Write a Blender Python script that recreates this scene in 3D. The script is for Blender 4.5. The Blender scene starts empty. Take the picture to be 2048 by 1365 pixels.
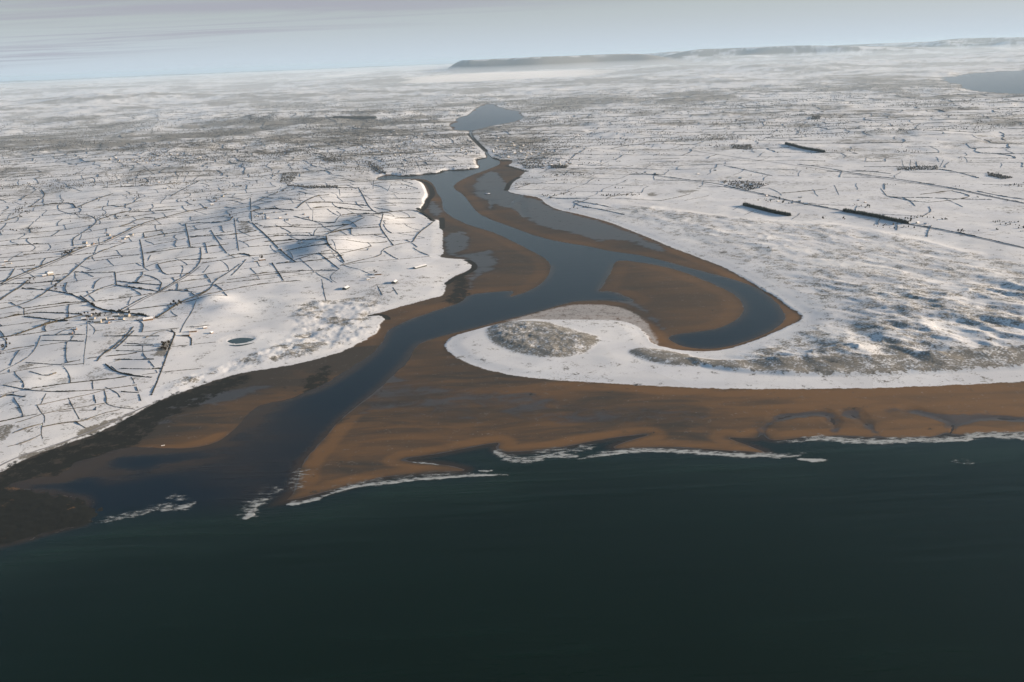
import bpy, math, random
import numpy as np
from mathutils import Matrix, Vector

# ------------------------------------------------------------------ camera, sky, sun, exposure
scene = bpy.context.scene
W, HGT, FPX = 2048.0, 1365.0, 1886.0          # photograph size and focal length in its pixels
CAM_Z = 560.0
ROLL = math.atan(0.040)
PITCH = math.atan(564.6 / FPX)
SUN_AZ, SUN_EL = math.radians(84), math.radians(12)
EXPOSURE = 0.78
VEIL, CLOUD = (5.5, 6.3, 7.1), (3.7, 3.75, 4.4)
HAZE_DENSITY = 1.15e-5

cp, sp, cr, sr = math.cos(PITCH), math.sin(PITCH), math.cos(ROLL), math.sin(ROLL)
R0, U0, FW = np.array([1, 0, 0.]), np.array([0, sp, cp]), np.array([0, cp, -sp])
RT, UP = cr * R0 - sr * U0, sr * R0 + cr * U0
cam_data = bpy.data.cameras.new('camera')
cam = bpy.data.objects.new('camera', cam_data)
scene.collection.objects.link(cam)
cam_data.sensor_width = 36.0
cam_data.lens = FPX / W * 36.0
cam_data.clip_start, cam_data.clip_end = 1.0, 400000.0
M = Matrix.Identity(4)
for i in range(3):
    M[i][0], M[i][1], M[i][2] = RT[i], UP[i], -FW[i]
M[2][3] = CAM_Z
cam.matrix_world = M
scene.camera = cam

world = bpy.data.worlds.new('World')
scene.world = world
world.use_nodes = True
wt = world.node_tree
bg = wt.nodes['Background']
bg.inputs[1].default_value = 0.062


def N(nt, kind, **kw):
    n = nt.nodes.new(kind)
    for k, v in kw.items():
        if k.startswith('i_'):
            key = k[2:]
            n.inputs[int(key) if key.isdigit() else key].default_value = v
        else:
            setattr(n, k, v)
    return n


def Mth(nt, op, a, b=None, c=None, clamp=False):
    n = nt.nodes.new('ShaderNodeMath'); n.operation = op; n.use_clamp = clamp
    for k, v in enumerate((a, b, c)):
        if v is None: continue
        if isinstance(v, (int, float)): n.inputs[k].default_value = v
        else: nt.links.new(v, n.inputs[k])
    return n.outputs[0]


def Mix(nt, fac, a, b):
    n = nt.nodes.new('ShaderNodeMix'); n.data_type = 'RGBA'
    for s, v in ((0, fac), (6, a), (7, b)):
        if isinstance(v, (int, float)): n.inputs[s].default_value = v
        elif isinstance(v, tuple): n.inputs[s].default_value = (v[0], v[1], v[2], 1)
        else: nt.links.new(v, n.inputs[s])
    return n.outputs[2]


def Smooth(nt, x, lo, hi):
    n = nt.nodes.new('ShaderNodeMapRange'); n.interpolation_type = 'SMOOTHSTEP'
    nt.links.new(x, n.inputs[0]); n.inputs[1].default_value = lo; n.inputs[2].default_value = hi
    return n.outputs[0]


def Noise(nt, vec, scale, detail=4.0, rough=0.55, dist=0.0):
    n = nt.nodes.new('ShaderNodeTexNoise'); n.inputs['Scale'].default_value = scale
    n.inputs['Detail'].default_value = detail; n.inputs['Roughness'].default_value = rough
    n.inputs['Distortion'].default_value = dist
    nt.links.new(vec, n.inputs['Vector'])
    return n.outputs[0]


def Scale3(nt, vec, s, rz=0.0, loc=(0, 0, 0)):
    n = nt.nodes.new('ShaderNodeMapping'); n.inputs['Scale'].default_value = s
    n.inputs['Rotation'].default_value = (0, 0, rz); n.inputs['Location'].default_value = loc
    nt.links.new(vec, n.inputs['Vector'])
    return n.outputs[0]


sky = N(wt, 'ShaderNodeTexSky', sky_type='NISHITA', sun_disc=False)
sky.sun_elevation, sky.sun_rotation = SUN_EL, SUN_AZ
sky.air_density, sky.dust_density, sky.ozone_density = 1.6, 0.6, 4.5
tc = N(wt, 'ShaderNodeTexCoord')
sep = N(wt, 'ShaderNodeSeparateXYZ'); wt.links.new(tc.outputs['Generated'], sep.inputs[0])
zc = Mth(wt, 'MAXIMUM', Mth(wt, 'ADD', sep.outputs[2], 0.012), 0.012)
comb = N(wt, 'ShaderNodeCombineXYZ')
wt.links.new(Mth(wt, 'DIVIDE', sep.outputs[0], zc), comb.inputs[0])
wt.links.new(Mth(wt, 'DIVIDE', sep.outputs[1], zc), comb.inputs[1])
cv = Scale3(wt, comb.outputs[0], (0.10, 0.30, 1), 0.73, (1.3, 0.4, 0))
cn = Noise(wt, cv, 1.0, 7.0, 0.6, 0.7)
sp3 = N(wt, 'ShaderNodeSeparateXYZ'); wt.links.new(comb.outputs[0], sp3.inputs[0])
deck = Mth(wt, 'ADD', Mth(wt, 'MULTIPLY', sp3.outputs[0], 0.745), Mth(wt, 'MULTIPLY', sp3.outputs[1], 0.667))
deck = Mth(wt, 'ADD', deck, Mth(wt, 'MULTIPLY_ADD', cn, 9.0, -4.5))
band = Mth(wt, 'MULTIPLY', Smooth(wt, deck, 0.5, 4.0), Mth(wt, 'SUBTRACT', 1.0, Smooth(wt, deck, 9.0, 15.0)))
cf = Mth(wt, 'MULTIPLY', band, Smooth(wt, cn, 0.43, 0.64))
thick = Mth(wt, 'SUBTRACT', 1.0, Mth(wt, 'POWER', 2.718, Mth(wt, 'DIVIDE', -0.065, zc)))      # a thin even veil, seen through more of it towards the horizon
up_z = N(wt, 'ShaderNodeCombineXYZ')
for k_ in (0, 1): wt.links.new(sep.outputs[k_], up_z.inputs[k_])
wt.links.new(Mth(wt, 'MAXIMUM', sep.outputs[2], 0.004), up_z.inputs[2])
wt.links.new(up_z.outputs[0], sky.inputs[0])
veil = Mix(wt, thick, sky.outputs[0], VEIL)
skc = Mix(wt, Mth(wt, 'MULTIPLY', cf, 0.8), veil, CLOUD)
wt.links.new(skc, bg.inputs[0])

sun_data = bpy.data.lights.new('sun', 'SUN')
sun_data.energy, sun_data.angle, sun_data.color = 5.0, math.radians(2.0), (1.0, 0.80, 0.60)
sun = bpy.data.objects.new('sun', sun_data)
scene.collection.objects.link(sun)
sd = Vector((math.sin(SUN_AZ) * math.cos(SUN_EL), math.cos(SUN_AZ) * math.cos(SUN_EL), math.sin(SUN_EL)))
sun.rotation_euler = sd.to_track_quat('Z', 'Y').to_euler()
vs = scene.view_settings
vs.view_transform, vs.look, vs.gamma, vs.exposure = 'Standard', 'None', 1.0, EXPOSURE
vs.use_curve_mapping = False
scene.cycles.use_denoising = True
scene.cycles.max_bounces = 5
scene.cycles.diffuse_bounces = 2
scene.cycles.volume_bounces = 2
scene.cycles.transparent_max_bounces = 16

rng = np.random.default_rng(7)
random.seed(7)
COL = scene.collection


# ------------------------------------------------------------------ numpy helpers
def rays(p):
    p = np.atleast_2d(np.asarray(p, float))
    u = (p[:, 0] - W / 2) / FPX
    v = -(p[:, 1] - HGT / 2) / FPX
    return FW[None] + u[:, None] * RT[None] + v[:, None] * UP[None]


def ground0(p, z=0.0):                                 # where the sight line of a photo point meets a level
    r = rays(p)
    t = (z - CAM_Z) / np.minimum(r[:, 2], -0.004)
    return np.stack([r[:, 0] * t, r[:, 1] * t], 1)


def sstep(x, a, b):
    t = np.clip((x - a) / (b - a), 0, 1)
    return t * t * (3 - 2 * t)


_TAB = np.random.default_rng(3).random((512, 512)).astype(np.float32)


def vnoise(x, y, seed=0):
    x = np.asarray(x, np.float32) + np.float32(seed * 37.31 % 311); y = np.asarray(y, np.float32) + np.float32(seed * 71.17 % 293)
    fx, fy = np.floor(x), np.floor(y)
    ix, iy = fx.astype(np.int32), fy.astype(np.int32)
    tx, ty = x - fx, y - fy
    tx, ty = tx * tx * (3 - 2 * tx), ty * ty * (3 - 2 * ty)
    ix &= 511; iy &= 511
    k = iy * 512 + ix
    kx = iy * 512 + ((ix + 1) & 511)
    F = _TAB.ravel()
    up = ((iy + 1) & 511) - iy
    up *= 512
    a, c = F[k], F[k + up]
    a += (F[kx] - a) * tx
    c += (F[kx + up] - c) * tx
    a += (c - a) * ty
    return a


def fbm(x, y, seed=0, oct=4, gain=0.5):
    s, a, t = 0.0, 1.0, 0.0
    for o in range(oct):
        s = s + a * vnoise(x * 2.0 ** o + 17.3 * o, y * 2.0 ** o - 9.1 * o, seed + o)
        t += a; a *= gain
    return s / t


def chaikin(p, closed=True, n=1):
    p = np.asarray(p, float)
    for _ in range(n):
        if closed:
            q = np.roll(p, -1, 0)
            p = np.stack([0.75 * p + 0.25 * q, 0.25 * p + 0.75 * q], 1).reshape(-1, 2)
        else:
            a, b = p[:-1], p[1:]
            m = np.stack([0.75 * a + 0.25 * b, 0.25 * a + 0.75 * b], 1).reshape(-1, 2)
            p = np.concatenate([p[:1], m, p[-1:]])
    return p


def crop(ox, oy, s):
    return lambda *pts: [(ox + x / s, oy + y / s) for x, y in pts]


C4, C5 = crop(0, 320, 3.413), crop(500, 320, 3.413)
C6, C7 = crop(1000, 320, 3.413), crop(1448, 320, 3.413)
L1, C3 = crop(0, 620, 2.923), crop(1348, 0, 2.923)
Q1, Q2, Q4 = crop(0, 120, 4.0), crop(400, 150, 4.0), crop(120, 580, 5.389)

# ------------------------------------------------------------------ outlines of land and water
LAND_WEST = [(-900, 1250), (-300, 1040), (0, 949), (34, 928), (75, 911), (137, 888), (192, 870), (246, 844), (294, 817), (327, 800),
    (359, 789), (411, 769), (479, 748), (547, 738), (599, 729), (643, 717), (687, 704), (723, 686), (752, 669), (760, 657),
    (758, 650), (764, 645), (775, 638), (771, 632), (757, 631), (738, 632), (764, 626), (808, 613), (852, 601), (881, 594), (888, 588), (890, 578),
    (893, 566), (910, 553), (934, 544), (947, 534), (944, 525), (931, 520), (904, 519), (875, 515), (890, 507), (884, 496),
    (887, 464), (881, 458), (882, 441), (863, 440), (849, 428), (843, 422), (852, 411), (849, 402), (857, 393), (852, 379),
    (846, 367), (831, 361), (793, 362), (764, 363), (748, 358), (775, 349), (808, 354), (852, 349), (878, 348), (893, 340),
    (916, 342), (954, 338), (959, 334), (952, 329), (952, 321), (957, 318), (971, 317), (973, 314), (969, 309), (971, 302),
    (964, 297), (954, 287), (945, 278), (937, 270), (938, 262), (925, 262), (906, 261), (903, 256), (896, 249), (920, 238), (937, 230), (949, 218),
    (964, 211), (973, 206)]
LAND_EAST = [(973, 206), (990, 210), (1002, 217), (1020, 220), (1039, 223), (1044, 230), (1043, 242), (1014, 248), (985, 252),
    (959, 259), (947, 262), (943, 268), (951, 280), (962, 292), (974, 302), (977, 309), (983, 315), (990, 319), (1002, 321), (1010, 319), (1022, 321),
    (1026, 326), (1014, 332), (1031, 337), (1053, 343), (1039, 355), (1024, 364), (1016, 372), (1013, 381), (1023, 387),
    (1053, 392), (1079, 396), (1094, 411), (1117, 421), (1147, 427), (1176, 434), (1220, 446), (1258, 461), (1293, 475),
    (1322, 487), (1352, 500), (1381, 510), (1410, 522), (1440, 532), (1469, 547), (1498, 563), (1527, 581), (1557, 598),
    (1574, 613), (1598, 628), (1606, 636), (1596, 645), (1577, 653), (1556, 663), (1507, 684), (1448, 702), (1396, 705), (1352, 701), (1310, 691),
    (1299, 683), (1296, 672), (1275, 654), (1258, 647), (1234, 642), (1176, 641), (1103, 641), (1059, 639), (1010, 645), (943, 663),
    (906, 673), (887, 690), (896, 704), (916, 719), (950, 735), (988, 745), (1029, 754), (1084, 760), (1149, 765),
    (1234, 770), (1348, 776), (1451, 780), (1553, 780), (1656, 780), (1758, 778), (1861, 775), (1964, 770), (2048, 765),
    (2400, 745), (3200, 720)]
RIVER = [(935, 262), (947, 262), (961, 290), (976, 305), (983, 314), (1005, 326), (985, 336), (940, 352), (915, 364), (904, 376), (928, 390), (942, 411), (957, 428), (983, 440), (1029, 457), (1073, 473), (1117, 484), (1176, 493),
    (1220, 503), (1252, 507), (1293, 513), (1352, 529), (1410, 544), (1469, 560), (1513, 575), (1542, 595), (1563, 616), (1571, 633),
    (1565, 648), (1542, 663), (1504, 680), (1454, 695), (1410, 699), (1366, 694), (1343, 683), (1336, 675), (1349, 670), (1396, 664),
    (1440, 657), (1475, 640), (1489, 622), (1485, 604), (1463, 584), (1410, 562), (1366, 544), (1322, 532), (1278, 525), (1249, 521),
    (1231, 522), (1224, 537), (1217, 554), (1204, 573), (1196, 584), (1220, 583), (1249, 593), (1270, 603), (1243, 603), (1205, 601),
    (1155, 603), (1141, 605), (1103, 616), (1059, 629), (1000, 643), (943, 658), (892, 671), (841, 685), (827, 699), (817, 716),
    (789, 747), (755, 781), (714, 812), (677, 842), (646, 880), (618, 911), (605, 926), (598, 948), (594, 969), (584, 992), (500, 1060), (150, 1080), (160, 1030), (171, 1000), (130, 993), (79, 983), (50, 985), (51, 969),
    (113, 962), (137, 957), (192, 928), (239, 906), (291, 906), (350, 903), (411, 894), (445, 880), (479, 853), (503, 829),
    (534, 808), (582, 799), (629, 784), (663, 767), (701, 743), (735, 719), (759, 695), (772, 669), (781, 657), (808, 645),
    (852, 628), (896, 614), (925, 604), (934, 590), (998, 583), (1033, 582), (1013, 597), (1053, 584), (1073, 575), (1094, 557), (1103, 537), (1097, 521),
    (1065, 503), (1033, 487), (998, 469), (957, 456), (925, 446), (896, 430), (886, 417), (884, 399), (875, 388), (869, 372), (858, 361), (831, 357),
    (764, 361), (750, 358), (775, 350), (808, 355), (852, 350), (878, 349), (893, 341), (916, 343), (954, 339), (961, 334), (954, 329),
    (956, 320), (972, 318), (976, 313), (969, 306), (962, 296), (952, 285), (942, 274)]
SEA = [(-900, 1300), (0, 1090), (34, 1082), (103, 1062), (192, 1041), (205, 1030), (300, 1020), (450, 1010), (584, 1002), (636, 988), (687, 975), (738, 961), (789, 951), (841, 947),
    (892, 944), (937, 942), (906, 933), (875, 928), (824, 924), (800, 919), (858, 911), (892, 905), (943, 895), (978, 888), (1000, 886),
    (991, 896), (1005, 905), (1046, 904), (1114, 897), (1183, 883), (1231, 876), (1267, 871), (1300, 869), (1280, 875), (1243, 886),
    (1222, 897), (1255, 898), (1304, 896), (1365, 896), (1416, 900), (1485, 903), (1535, 907), (1515, 898), (1492, 890), (1464, 880), (1454, 875),
    (1485, 877), (1516, 878), (1524, 868), (1534, 878), (1553, 881), (1622, 874), (1690, 872), (1758, 876), (1827, 876), (1875, 874), (1893, 866), (1910, 872), (1947, 867),
    (2048, 865), (2400, 850), (3200, 830), (3200, 3000), (-900, 3000)]
LOUGH_EAST = [(1874, 160), (1905, 153), (1945, 147), (2000, 143), (2100, 139), (2260, 134), (2260, 176), (2120, 186), (2040, 190),
    (1990, 186), (1945, 181), (1925, 171), (1900, 166)]
POND = L1((1345, 190), (1370, 178), (1410, 171), (1455, 174), (1478, 182), (1450, 196), (1400, 206), (1360, 202))
WEED_SHORE = L1((-60, 1000), (100, 905), (300, 838), (500, 770), (640, 705), (760, 640), (860, 580), (955, 530), (1200, 445),
    (1420, 380), (1460, 420), (1300, 480), (1130, 570), (960, 640), (860, 740), (700, 820), (520, 900), (420, 990), (330, 985), (180, 1015), (60, 1050), (-60, 1050))
WEED_REEF = L1((-300, 1020), (110, 1050), (230, 1062), (380, 1092), (500, 1112), (605, 1180), (540, 1240), (300, 1300), (100, 1360), (-400, 1480))
WEED_BANK = L1((1790, 400), (1880, 380), (1890, 335), (1915, 335), (1910, 410), (1945, 435), (1860, 460), (1830, 495), (1795, 480))
WEED_POINT = C5((1400, 850), (1430, 800), (1465, 800), (1475, 880), (1470, 985), (1360, 980), (1340, 950), (1390, 910))
GRASS_MOUND = [(965, 665), (982, 648), (1030, 640), (1090, 642), (1130, 655), (1170, 668), (1205, 675), (1190, 697), (1160, 714),
    (1110, 720), (1040, 712), (985, 690)]
GRASS_KNOLL = [(1248, 703), (1285, 694), (1340, 701), (1390, 712), (1420, 735), (1340, 734), (1280, 720)]
FOREDUNE = [(1370, 715), (1450, 722), (1560, 722), (1700, 722), (1860, 715), (2048, 702), (2500, 690), (2500, 722), (2048, 738), (1900, 746), (1740, 751), (1600, 752), (1480, 745), (1400, 733)]
DUNES = [(1392, 709), (1448, 705), (1507, 688), (1577, 658), (1610, 640), (1570, 600), (1500, 555), (1440, 526), (1352, 494),
    (1258, 455), (1180, 430), (1200, 408), (1290, 412), (1400, 428), (1520, 440), (1700, 452), (1850, 480), (2048, 530), (2500, 600),
    (2500, 720), (2048, 738), (1740, 751), (1480, 745)]
SHORE_ROUGH = [(570, 640), (600, 612), (660, 603), (730, 596), (775, 605), (740, 640), (755, 655), (735, 680), (640, 712), (480, 742), (330, 796), (318, 790), (350, 762),
    (420, 740), (500, 715), (560, 690), (590, 665)]
FROST_SPIT = [(1000, 645), (1060, 630), (1110, 616), (1160, 608), (1240, 612), (1290, 640), (1310, 672), (1320, 692), (1296, 684), (1290, 668), (1255, 648), (1176, 643), (1060, 640)]
FLAT_WET = [[(1020, 372), (1012, 383), (1050, 394), (1078, 398), (1100, 416), (1150, 430), (1220, 448), (1290, 477), (1340, 500), (1320, 506), (1280, 494), (1240, 480), (1190, 487), (1160, 470), (1110, 462), (1075, 452), (1050, 436), (1030, 422), (1000, 412), (965, 400), (940, 384), (960, 350), (990, 340)],
    [(888, 470), (930, 462), (945, 480), (935, 500), (905, 512), (960, 505), (985, 500), (1000, 520), (985, 545), (950, 560), (940, 585), (932, 560), (948, 535), (930, 518), (890, 512), (886, 490)],
    [(862, 400), (880, 412), (885, 430), (870, 436), (855, 420)],
    [(1190, 592), (1225, 583), (1270, 603), (1300, 625), (1330, 655), (1340, 672), (1318, 660), (1290, 628), (1250, 606)],
    [(350, 800), (420, 785), (520, 770), (560, 770), (480, 800), (400, 820), (340, 850), (300, 870), (290, 850)],
    [(700, 930), (800, 915), (900, 905), (960, 895), (985, 890), (960, 910), (880, 925), (780, 930)],
    [(760, 740), (860, 770), (1050, 790), (1300, 810), (1480, 830), (1400, 850), (1200, 850), (1000, 850), (850, 850), (760, 820), (700, 840)],
    [(1560, 830), (1640, 822), (1760, 820), (1880, 822), (2060, 830), (2300, 830), (2300, 848), (2060, 846), (1960, 838), (1900, 850), (1850, 832), (1760, 828), (1650, 832), (1580, 842)]]
CREEKS = [[(1527, 872), (1528, 855), (1553, 838), (1600, 830), (1650, 829), (1666, 838), (1669, 862)], [(1700, 829), (1735, 850), (1757, 874)],
    [(1830, 824), (1885, 838), (1912, 852), (1897, 872)], [(1912, 852), (1960, 835), (2048, 842), (2300, 846)],
    C6((380, 60), (50, 320)), C5((1850, 290), (1850, 350), (1880, 390)), C5((1650, 280), (1640, 340))]

# ------------------------------------------------------------------ terrain grid (rings of distance x bearings)
NC = 1400
AZ = np.radians(np.linspace(-36, 36, NC))
DA = AZ[1] - AZ[0]
dep = np.radians(np.arange(38.5, 2.67, -0.046))
near_d = CAM_Z / np.tan(dep)
far_d = near_d[-1] * 1.0160 ** np.arange(1, 175)
DD = np.concatenate([near_d, far_d])
NR = len(DD)
LOGD = np.log(DD)
AZG, DG = np.meshgrid(AZ, DD)
X, Y = DG * np.sin(AZG), DG * np.cos(AZG)


def frow(d):
    return np.interp(np.log(np.maximum(d, 1.0)), LOGD, np.arange(NR))


def inside(poly):                                      # even-odd along each bearing
    cnt = np.zeros((NR + 1, NC), np.int32)
    n = len(poly)
    pa = np.arctan2(poly[:, 0], poly[:, 1])
    for k in range(n):
        a, b = poly[k], poly[(k + 1) % n]
        a0, a1 = pa[k], pa[(k + 1) % n]
        lo, hi = min(a0, a1), max(a0, a1)
        j0, j1 = np.searchsorted(AZ, lo, 'left'), np.searchsorted(AZ, hi, 'left')
        if j1 <= j0: continue
        s, c = np.sin(AZ[j0:j1]), np.cos(AZ[j0:j1])
        ex, ey = b[0] - a[0], b[1] - a[1]
        den = s * ey - c * ex
        den = np.where(np.abs(den) < 1e-9, 1e-9, den)
        t = (a[0] * ey - a[1] * ex) / den
        idx = np.searchsorted(DD, t, 'left')
        np.add.at(cnt, (idx, np.arange(j0, j1)), 1)
    return (np.cumsum(cnt[:NR], 0) % 2).astype(bool)


def dist_to(lines, R, closed=False):                   # distance to polylines, capped at R
    out = np.full((NR, NC), R, np.float32)
    for p in lines:
        m = len(p) if closed else len(p) - 1
        for k in range(m):
            a, b = p[k], p[(k + 1) % len(p)]
            da, db = math.hypot(*a), math.hypot(*b)
            if min(da, db) > DD[-1]: continue
            dmin, dmax = min(da, db), max(da, db)
            aa, ab = math.atan2(a[0], a[1]), math.atan2(b[0], b[1])
            ex, ey = b[0] - a[0], b[1] - a[1]
            L2 = ex * ex + ey * ey + 1e-9
            t0 = np.clip(-(a[0] * ex + a[1] * ey) / L2, 0, 1)
            dmin = min(dmin, math.hypot(a[0] + t0 * ex, a[1] + t0 * ey))
            pad = R / max(dmin, 200.0) * 1.1
            j0, j1 = np.searchsorted(AZ, min(aa, ab) - pad), np.searchsorted(AZ, max(aa, ab) + pad)
            i0, i1 = np.searchsorted(DD, dmin - R), np.searchsorted(DD, dmax + R)
            if j1 <= j0 or i1 <= i0: continue
            x, y = X[i0:i1, j0:j1] - a[0], Y[i0:i1, j0:j1] - a[1]
            t = np.clip((x * ex + y * ey) / L2, 0, 1)
            dd = np.hypot(x - t * ex, y - t * ey)
            o = out[i0:i1, j0:j1]
            np.minimum(o, dd, out=o)
    return out


def sdf(px, R, smooth=1, z=0.0, extra=None):           # positive inside
    p = chaikin(px, True, smooth) if smooth else np.asarray(px, float)
    w = ground0(p, z)
    if extra is not None: w = np.concatenate([w, np.asarray(extra, float)])
    d = dist_to([w], R, True)
    return np.where(inside(w), d, -d)


BIG = 400000.0
headw = ground0([LAND_WEST[-1]])[0]


def land(px, corners):
    w = ground0(chaikin(px, False, 1))
    w = np.concatenate([w, np.asarray(corners)])
    d = dist_to([w], 320.0, True)
    return np.where(inside(w), d, -d)


far_mid = headw / np.linalg.norm(headw) * BIG
SD_W = land(LAND_WEST, [far_mid, (-BIG, BIG), (-BIG, 100.0)])
SD_E = land(LAND_EAST, [(BIG, 300.0), (BIG, BIG), far_mid])
SD_RIV = sdf(RIVER, 160.0)
SD_SEA = sdf(SEA, 400.0)
SD_LOUGH = sdf(LOUGH_EAST, 400.0)
SD_POND = sdf(POND, 30.0, z=3.0)
lakeb = [(903, 256), (896, 249), (920, 238), (937, 230), (949, 218), (964, 211), (973, 206), (990, 210), (1002, 217), (1020, 220), (1039, 223), (1044, 230), (1043, 242), (1014, 248), (985, 252), (959, 259), (947, 262), (935, 262), (906, 261)]
SD_LAKE = sdf(lakeb, 300.0)
SD_LAKE = np.where(np.abs(SD_LAKE) < 299, SD_LAKE + (fbm(X / 170, Y / 260, 14, 4) - 0.5) * 190, SD_LAKE)
SD_LOUGH = np.where(np.abs(SD_LOUGH) < 399, SD_LOUGH + (fbm(X / 300, Y / 500, 17, 4) - 0.5) * 330, SD_LOUGH)
seam = (np.abs(AZG - math.atan2(*headw)) * DG < 400) & (DG > math.hypot(*headw) - 10)
SD_LAND = np.maximum(SD_W, SD_E)
SD_LAND = np.where(seam & (SD_LAKE < 0), np.maximum(SD_LAND, np.minimum(-SD_LAKE, 320)), SD_LAND)
SD_LAND = np.minimum(SD_LAND, np.minimum(-SD_LOUGH, 320.0))
SD_LAND = np.minimum(SD_LAND, np.where(SD_LAKE > -299, -SD_LAKE, 320.0))
CREEK = dist_to([ground0(chaikin(c, False, 2)) for c in CREEKS], 40.0)
CREEK = np.where(CREEK < 39, CREEK + (fbm(X / 26, Y / 18, 19, 3) - 0.5) * 16, 40.0)
m_dune = sdf(DUNES, 160.0)
m_mound = sdf(GRASS_MOUND, 60.0, z=3.0)
m_knoll = sdf(GRASS_KNOLL, 60.0, z=3.0)
m_fore = sdf(FOREDUNE, 60.0, z=4.0)
m_rough = sdf(SHORE_ROUGH, 80.0)
m_frost = sdf(FROST_SPIT, 40.0)
m_weed = np.maximum.reduce([sdf(p, 60.0) for p in (WEED_SHORE, WEED_REEF, WEED_BANK, WEED_POINT)])
m_wet = np.maximum.reduce([sdf(p, 40.0) for p in FLAT_WET])

# heights
dw = -np.maximum.reduce([SD_RIV, SD_SEA, SD_LAKE, SD_LOUGH])
warp = (fbm(X / 35, Y / 35, 3, 3) - 0.5) * 6
h_sand = np.clip((dw + warp * sstep(DG, 900, 1200)) * 0.014, -4.0, 1.5)
h_sand = h_sand + (fbm(X / 120, Y / 60, 5, 3) - 0.5) * 0.25 * sstep(dw, 5, 60)
h_sand = h_sand - 0.55 * sstep(SD_W, -230, -90) * sstep(-DG, -1900, -1600) * (fbm(X / 60, Y / 30, 18, 4) + 0.15)
h_sand = np.minimum(h_sand, np.clip((CREEK - 2.0) * 0.05, -0.5, 3) + 0.16)
reef = sdf(WEED_REEF, 60.0)
h_sand = np.maximum(h_sand, np.clip(reef * 0.03, -4, 0.9) + (fbm(X / 9, Y / 9, 8, 3) - 0.5) * 0.9 * (reef > -5))


def bump(px, rx, ry, hgt, rot=0.0):
    c = ground0([px])[0]
    dx, dy = X - c[0], Y - c[1]
    u, v = dx * math.cos(rot) + dy * math.sin(rot), -dx * math.sin(rot) + dy * math.cos(rot)
    return hgt * np.exp(-(u / rx) ** 2 - (v / ry) ** 2)


hills = (fbm(X / 560, Y / 560, 21, 4) - 0.42) * (24 + 46 * sstep(DG, 3500, 14000))
hills += (fbm(X / 170, Y / 170, 27, 3) - 0.5) * (9 + 10 * sstep(DG, 3500, 9000))
west = sstep(-X, -300, 500)
hills += bump((590, 420), 230, 650, 34) + bump((750, 452), 120, 180, 27) + bump((660, 500), 100, 160, 25)
hills += bump((425, 610), 50, 60, 13) + bump((455, 625), 40, 50, 5) + bump((660, 515), 70, 60, 8)
hills += bump((330, 300), 900, 700, 22) + bump((250, 205), 1600, 1600, 70) + bump((560, 240), 700, 900, 60) + bump((760, 235), 500, 700, 35)
hills += bump((862, 560), 50, 60, 5)
east_flat = sstep(X, 200, 700) * sstep(-DG, -6500, -4500)
hills = hills * (1 - 0.35 * east_flat)
hills = np.maximum(hills, -2.0 + 0.12 * np.minimum(hills, 0))
far = sstep(DG, 11000, 26000)
azd = np.degrees(AZG)
hills += far * (fbm(X / 5200, Y / 5200, 41, 5) - 0.36) * (270 + 120 * sstep(np.abs(azd - 4), 6, 22))
ridge = 1 - np.abs(2 * fbm(X / 3600, Y / 3600, 52, 5) - 1)
hills += sstep(DG, 22000, 45000) * ridge ** 2 * 110


def bearing(px):
    g = rays([(px, 120)])[0]
    return math.degrees(math.atan2(g[0], g[1]))


def massif(pa, pb, d0, d1, z, lip=0.5, seed=60, ramp=900):
    a0, a1 = bearing(pa), bearing(pb)
    e = (fbm(X / 3800, Y / 3800, seed, 3) - 0.5)
    aa = azd + e * 2.0
    m = sstep(aa, a0 - lip, a0 + lip) * sstep(-aa, -a1 - lip * 3, -a1 + lip * 3)
    m = m * sstep(DG + e * (1700 + ramp), d0 - ramp / 2, d0 + ramp) * sstep(-DG, -d1 - 4000, -d1)
    return m * z * (0.97 + 0.16 * e)


plateau = massif(905, 1340, 36500, 46000, 575, 0.8, 60, 3200)
hills = np.maximum(hills, plateau)
hills = np.maximum(hills, massif(1330, 1840, 42000, 54000, 640, 2.5, 66, 6000))
hills = np.maximum(hills, massif(1820, 2300, 50000, 72000, 680, 3.0, 69, 9000))
hills = np.maximum(hills, massif(1240, 2300, 62000, 80000, 590, 4.0, 71, 9000))

dm = sstep(m_dune, -5, 70)
du, dv = X * 0.80 + Y * 0.6, -X * 0.6 + Y * 0.80
wob = (fbm(X / 160, Y / 160, 31, 3) - 0.5) * 90
rd = 1 - np.abs(2 * fbm((du + wob) / 105, (dv + wob) / 210, 33, 4, 0.55) - 1)
rd2 = 1 - np.abs(2 * fbm((du + wob * 0.5) / 42, (dv + wob) / 95, 34, 3, 0.55) - 1)
dune_h = (rd ** 1.4) * 21 + (rd2 ** 1.4) * 4.5 + (fbm(X / 24, Y / 24, 36, 3) - 0.5) * 1.6
dune_h = dune_h * (0.30 + 0.70 * sstep(-Y, -2500, -1500))
shore_ramp = sstep(SD_LAND, 5, 220)
h_land = 1.7 + 1.6 * sstep(SD_LAND, 0, 40) + (hills * (1 - dm) + 2.0 * dm) * shore_ramp
h_land += dm * dune_h * (0.25 + 0.75 * sstep(SD_LAND, 60, 240)) * sstep(SD_LAND, 3, 70) * 0.9
h_land += sstep(m_fore, -8, 14) * 4.5 * (0.55 + 0.9 * fbm(X / 40, Y / 40, 38, 2))
h_land += sstep(m_mound, -4, 40) * (4.5 + 4 * (fbm(X / 16, Y / 16, 39, 3) - 0.5)) + sstep(m_knoll, -4, 26) * 3.5
h_land += sstep(m_rough, -8, 30) * (fbm(X / 28, Y / 28, 44, 3) - 0.35) * 7.0
bank_w = sstep(SD_W, 2, 14) * sstep(-np.abs(azd + 4.5), -3.5, -2.5) * sstep(DG, 3300, 3700) * sstep(-DG, -6200, -5600)
h_land += bank_w * 5.0
POND_Z = float(np.percentile(h_land[SD_POND > 0], 30))
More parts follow.
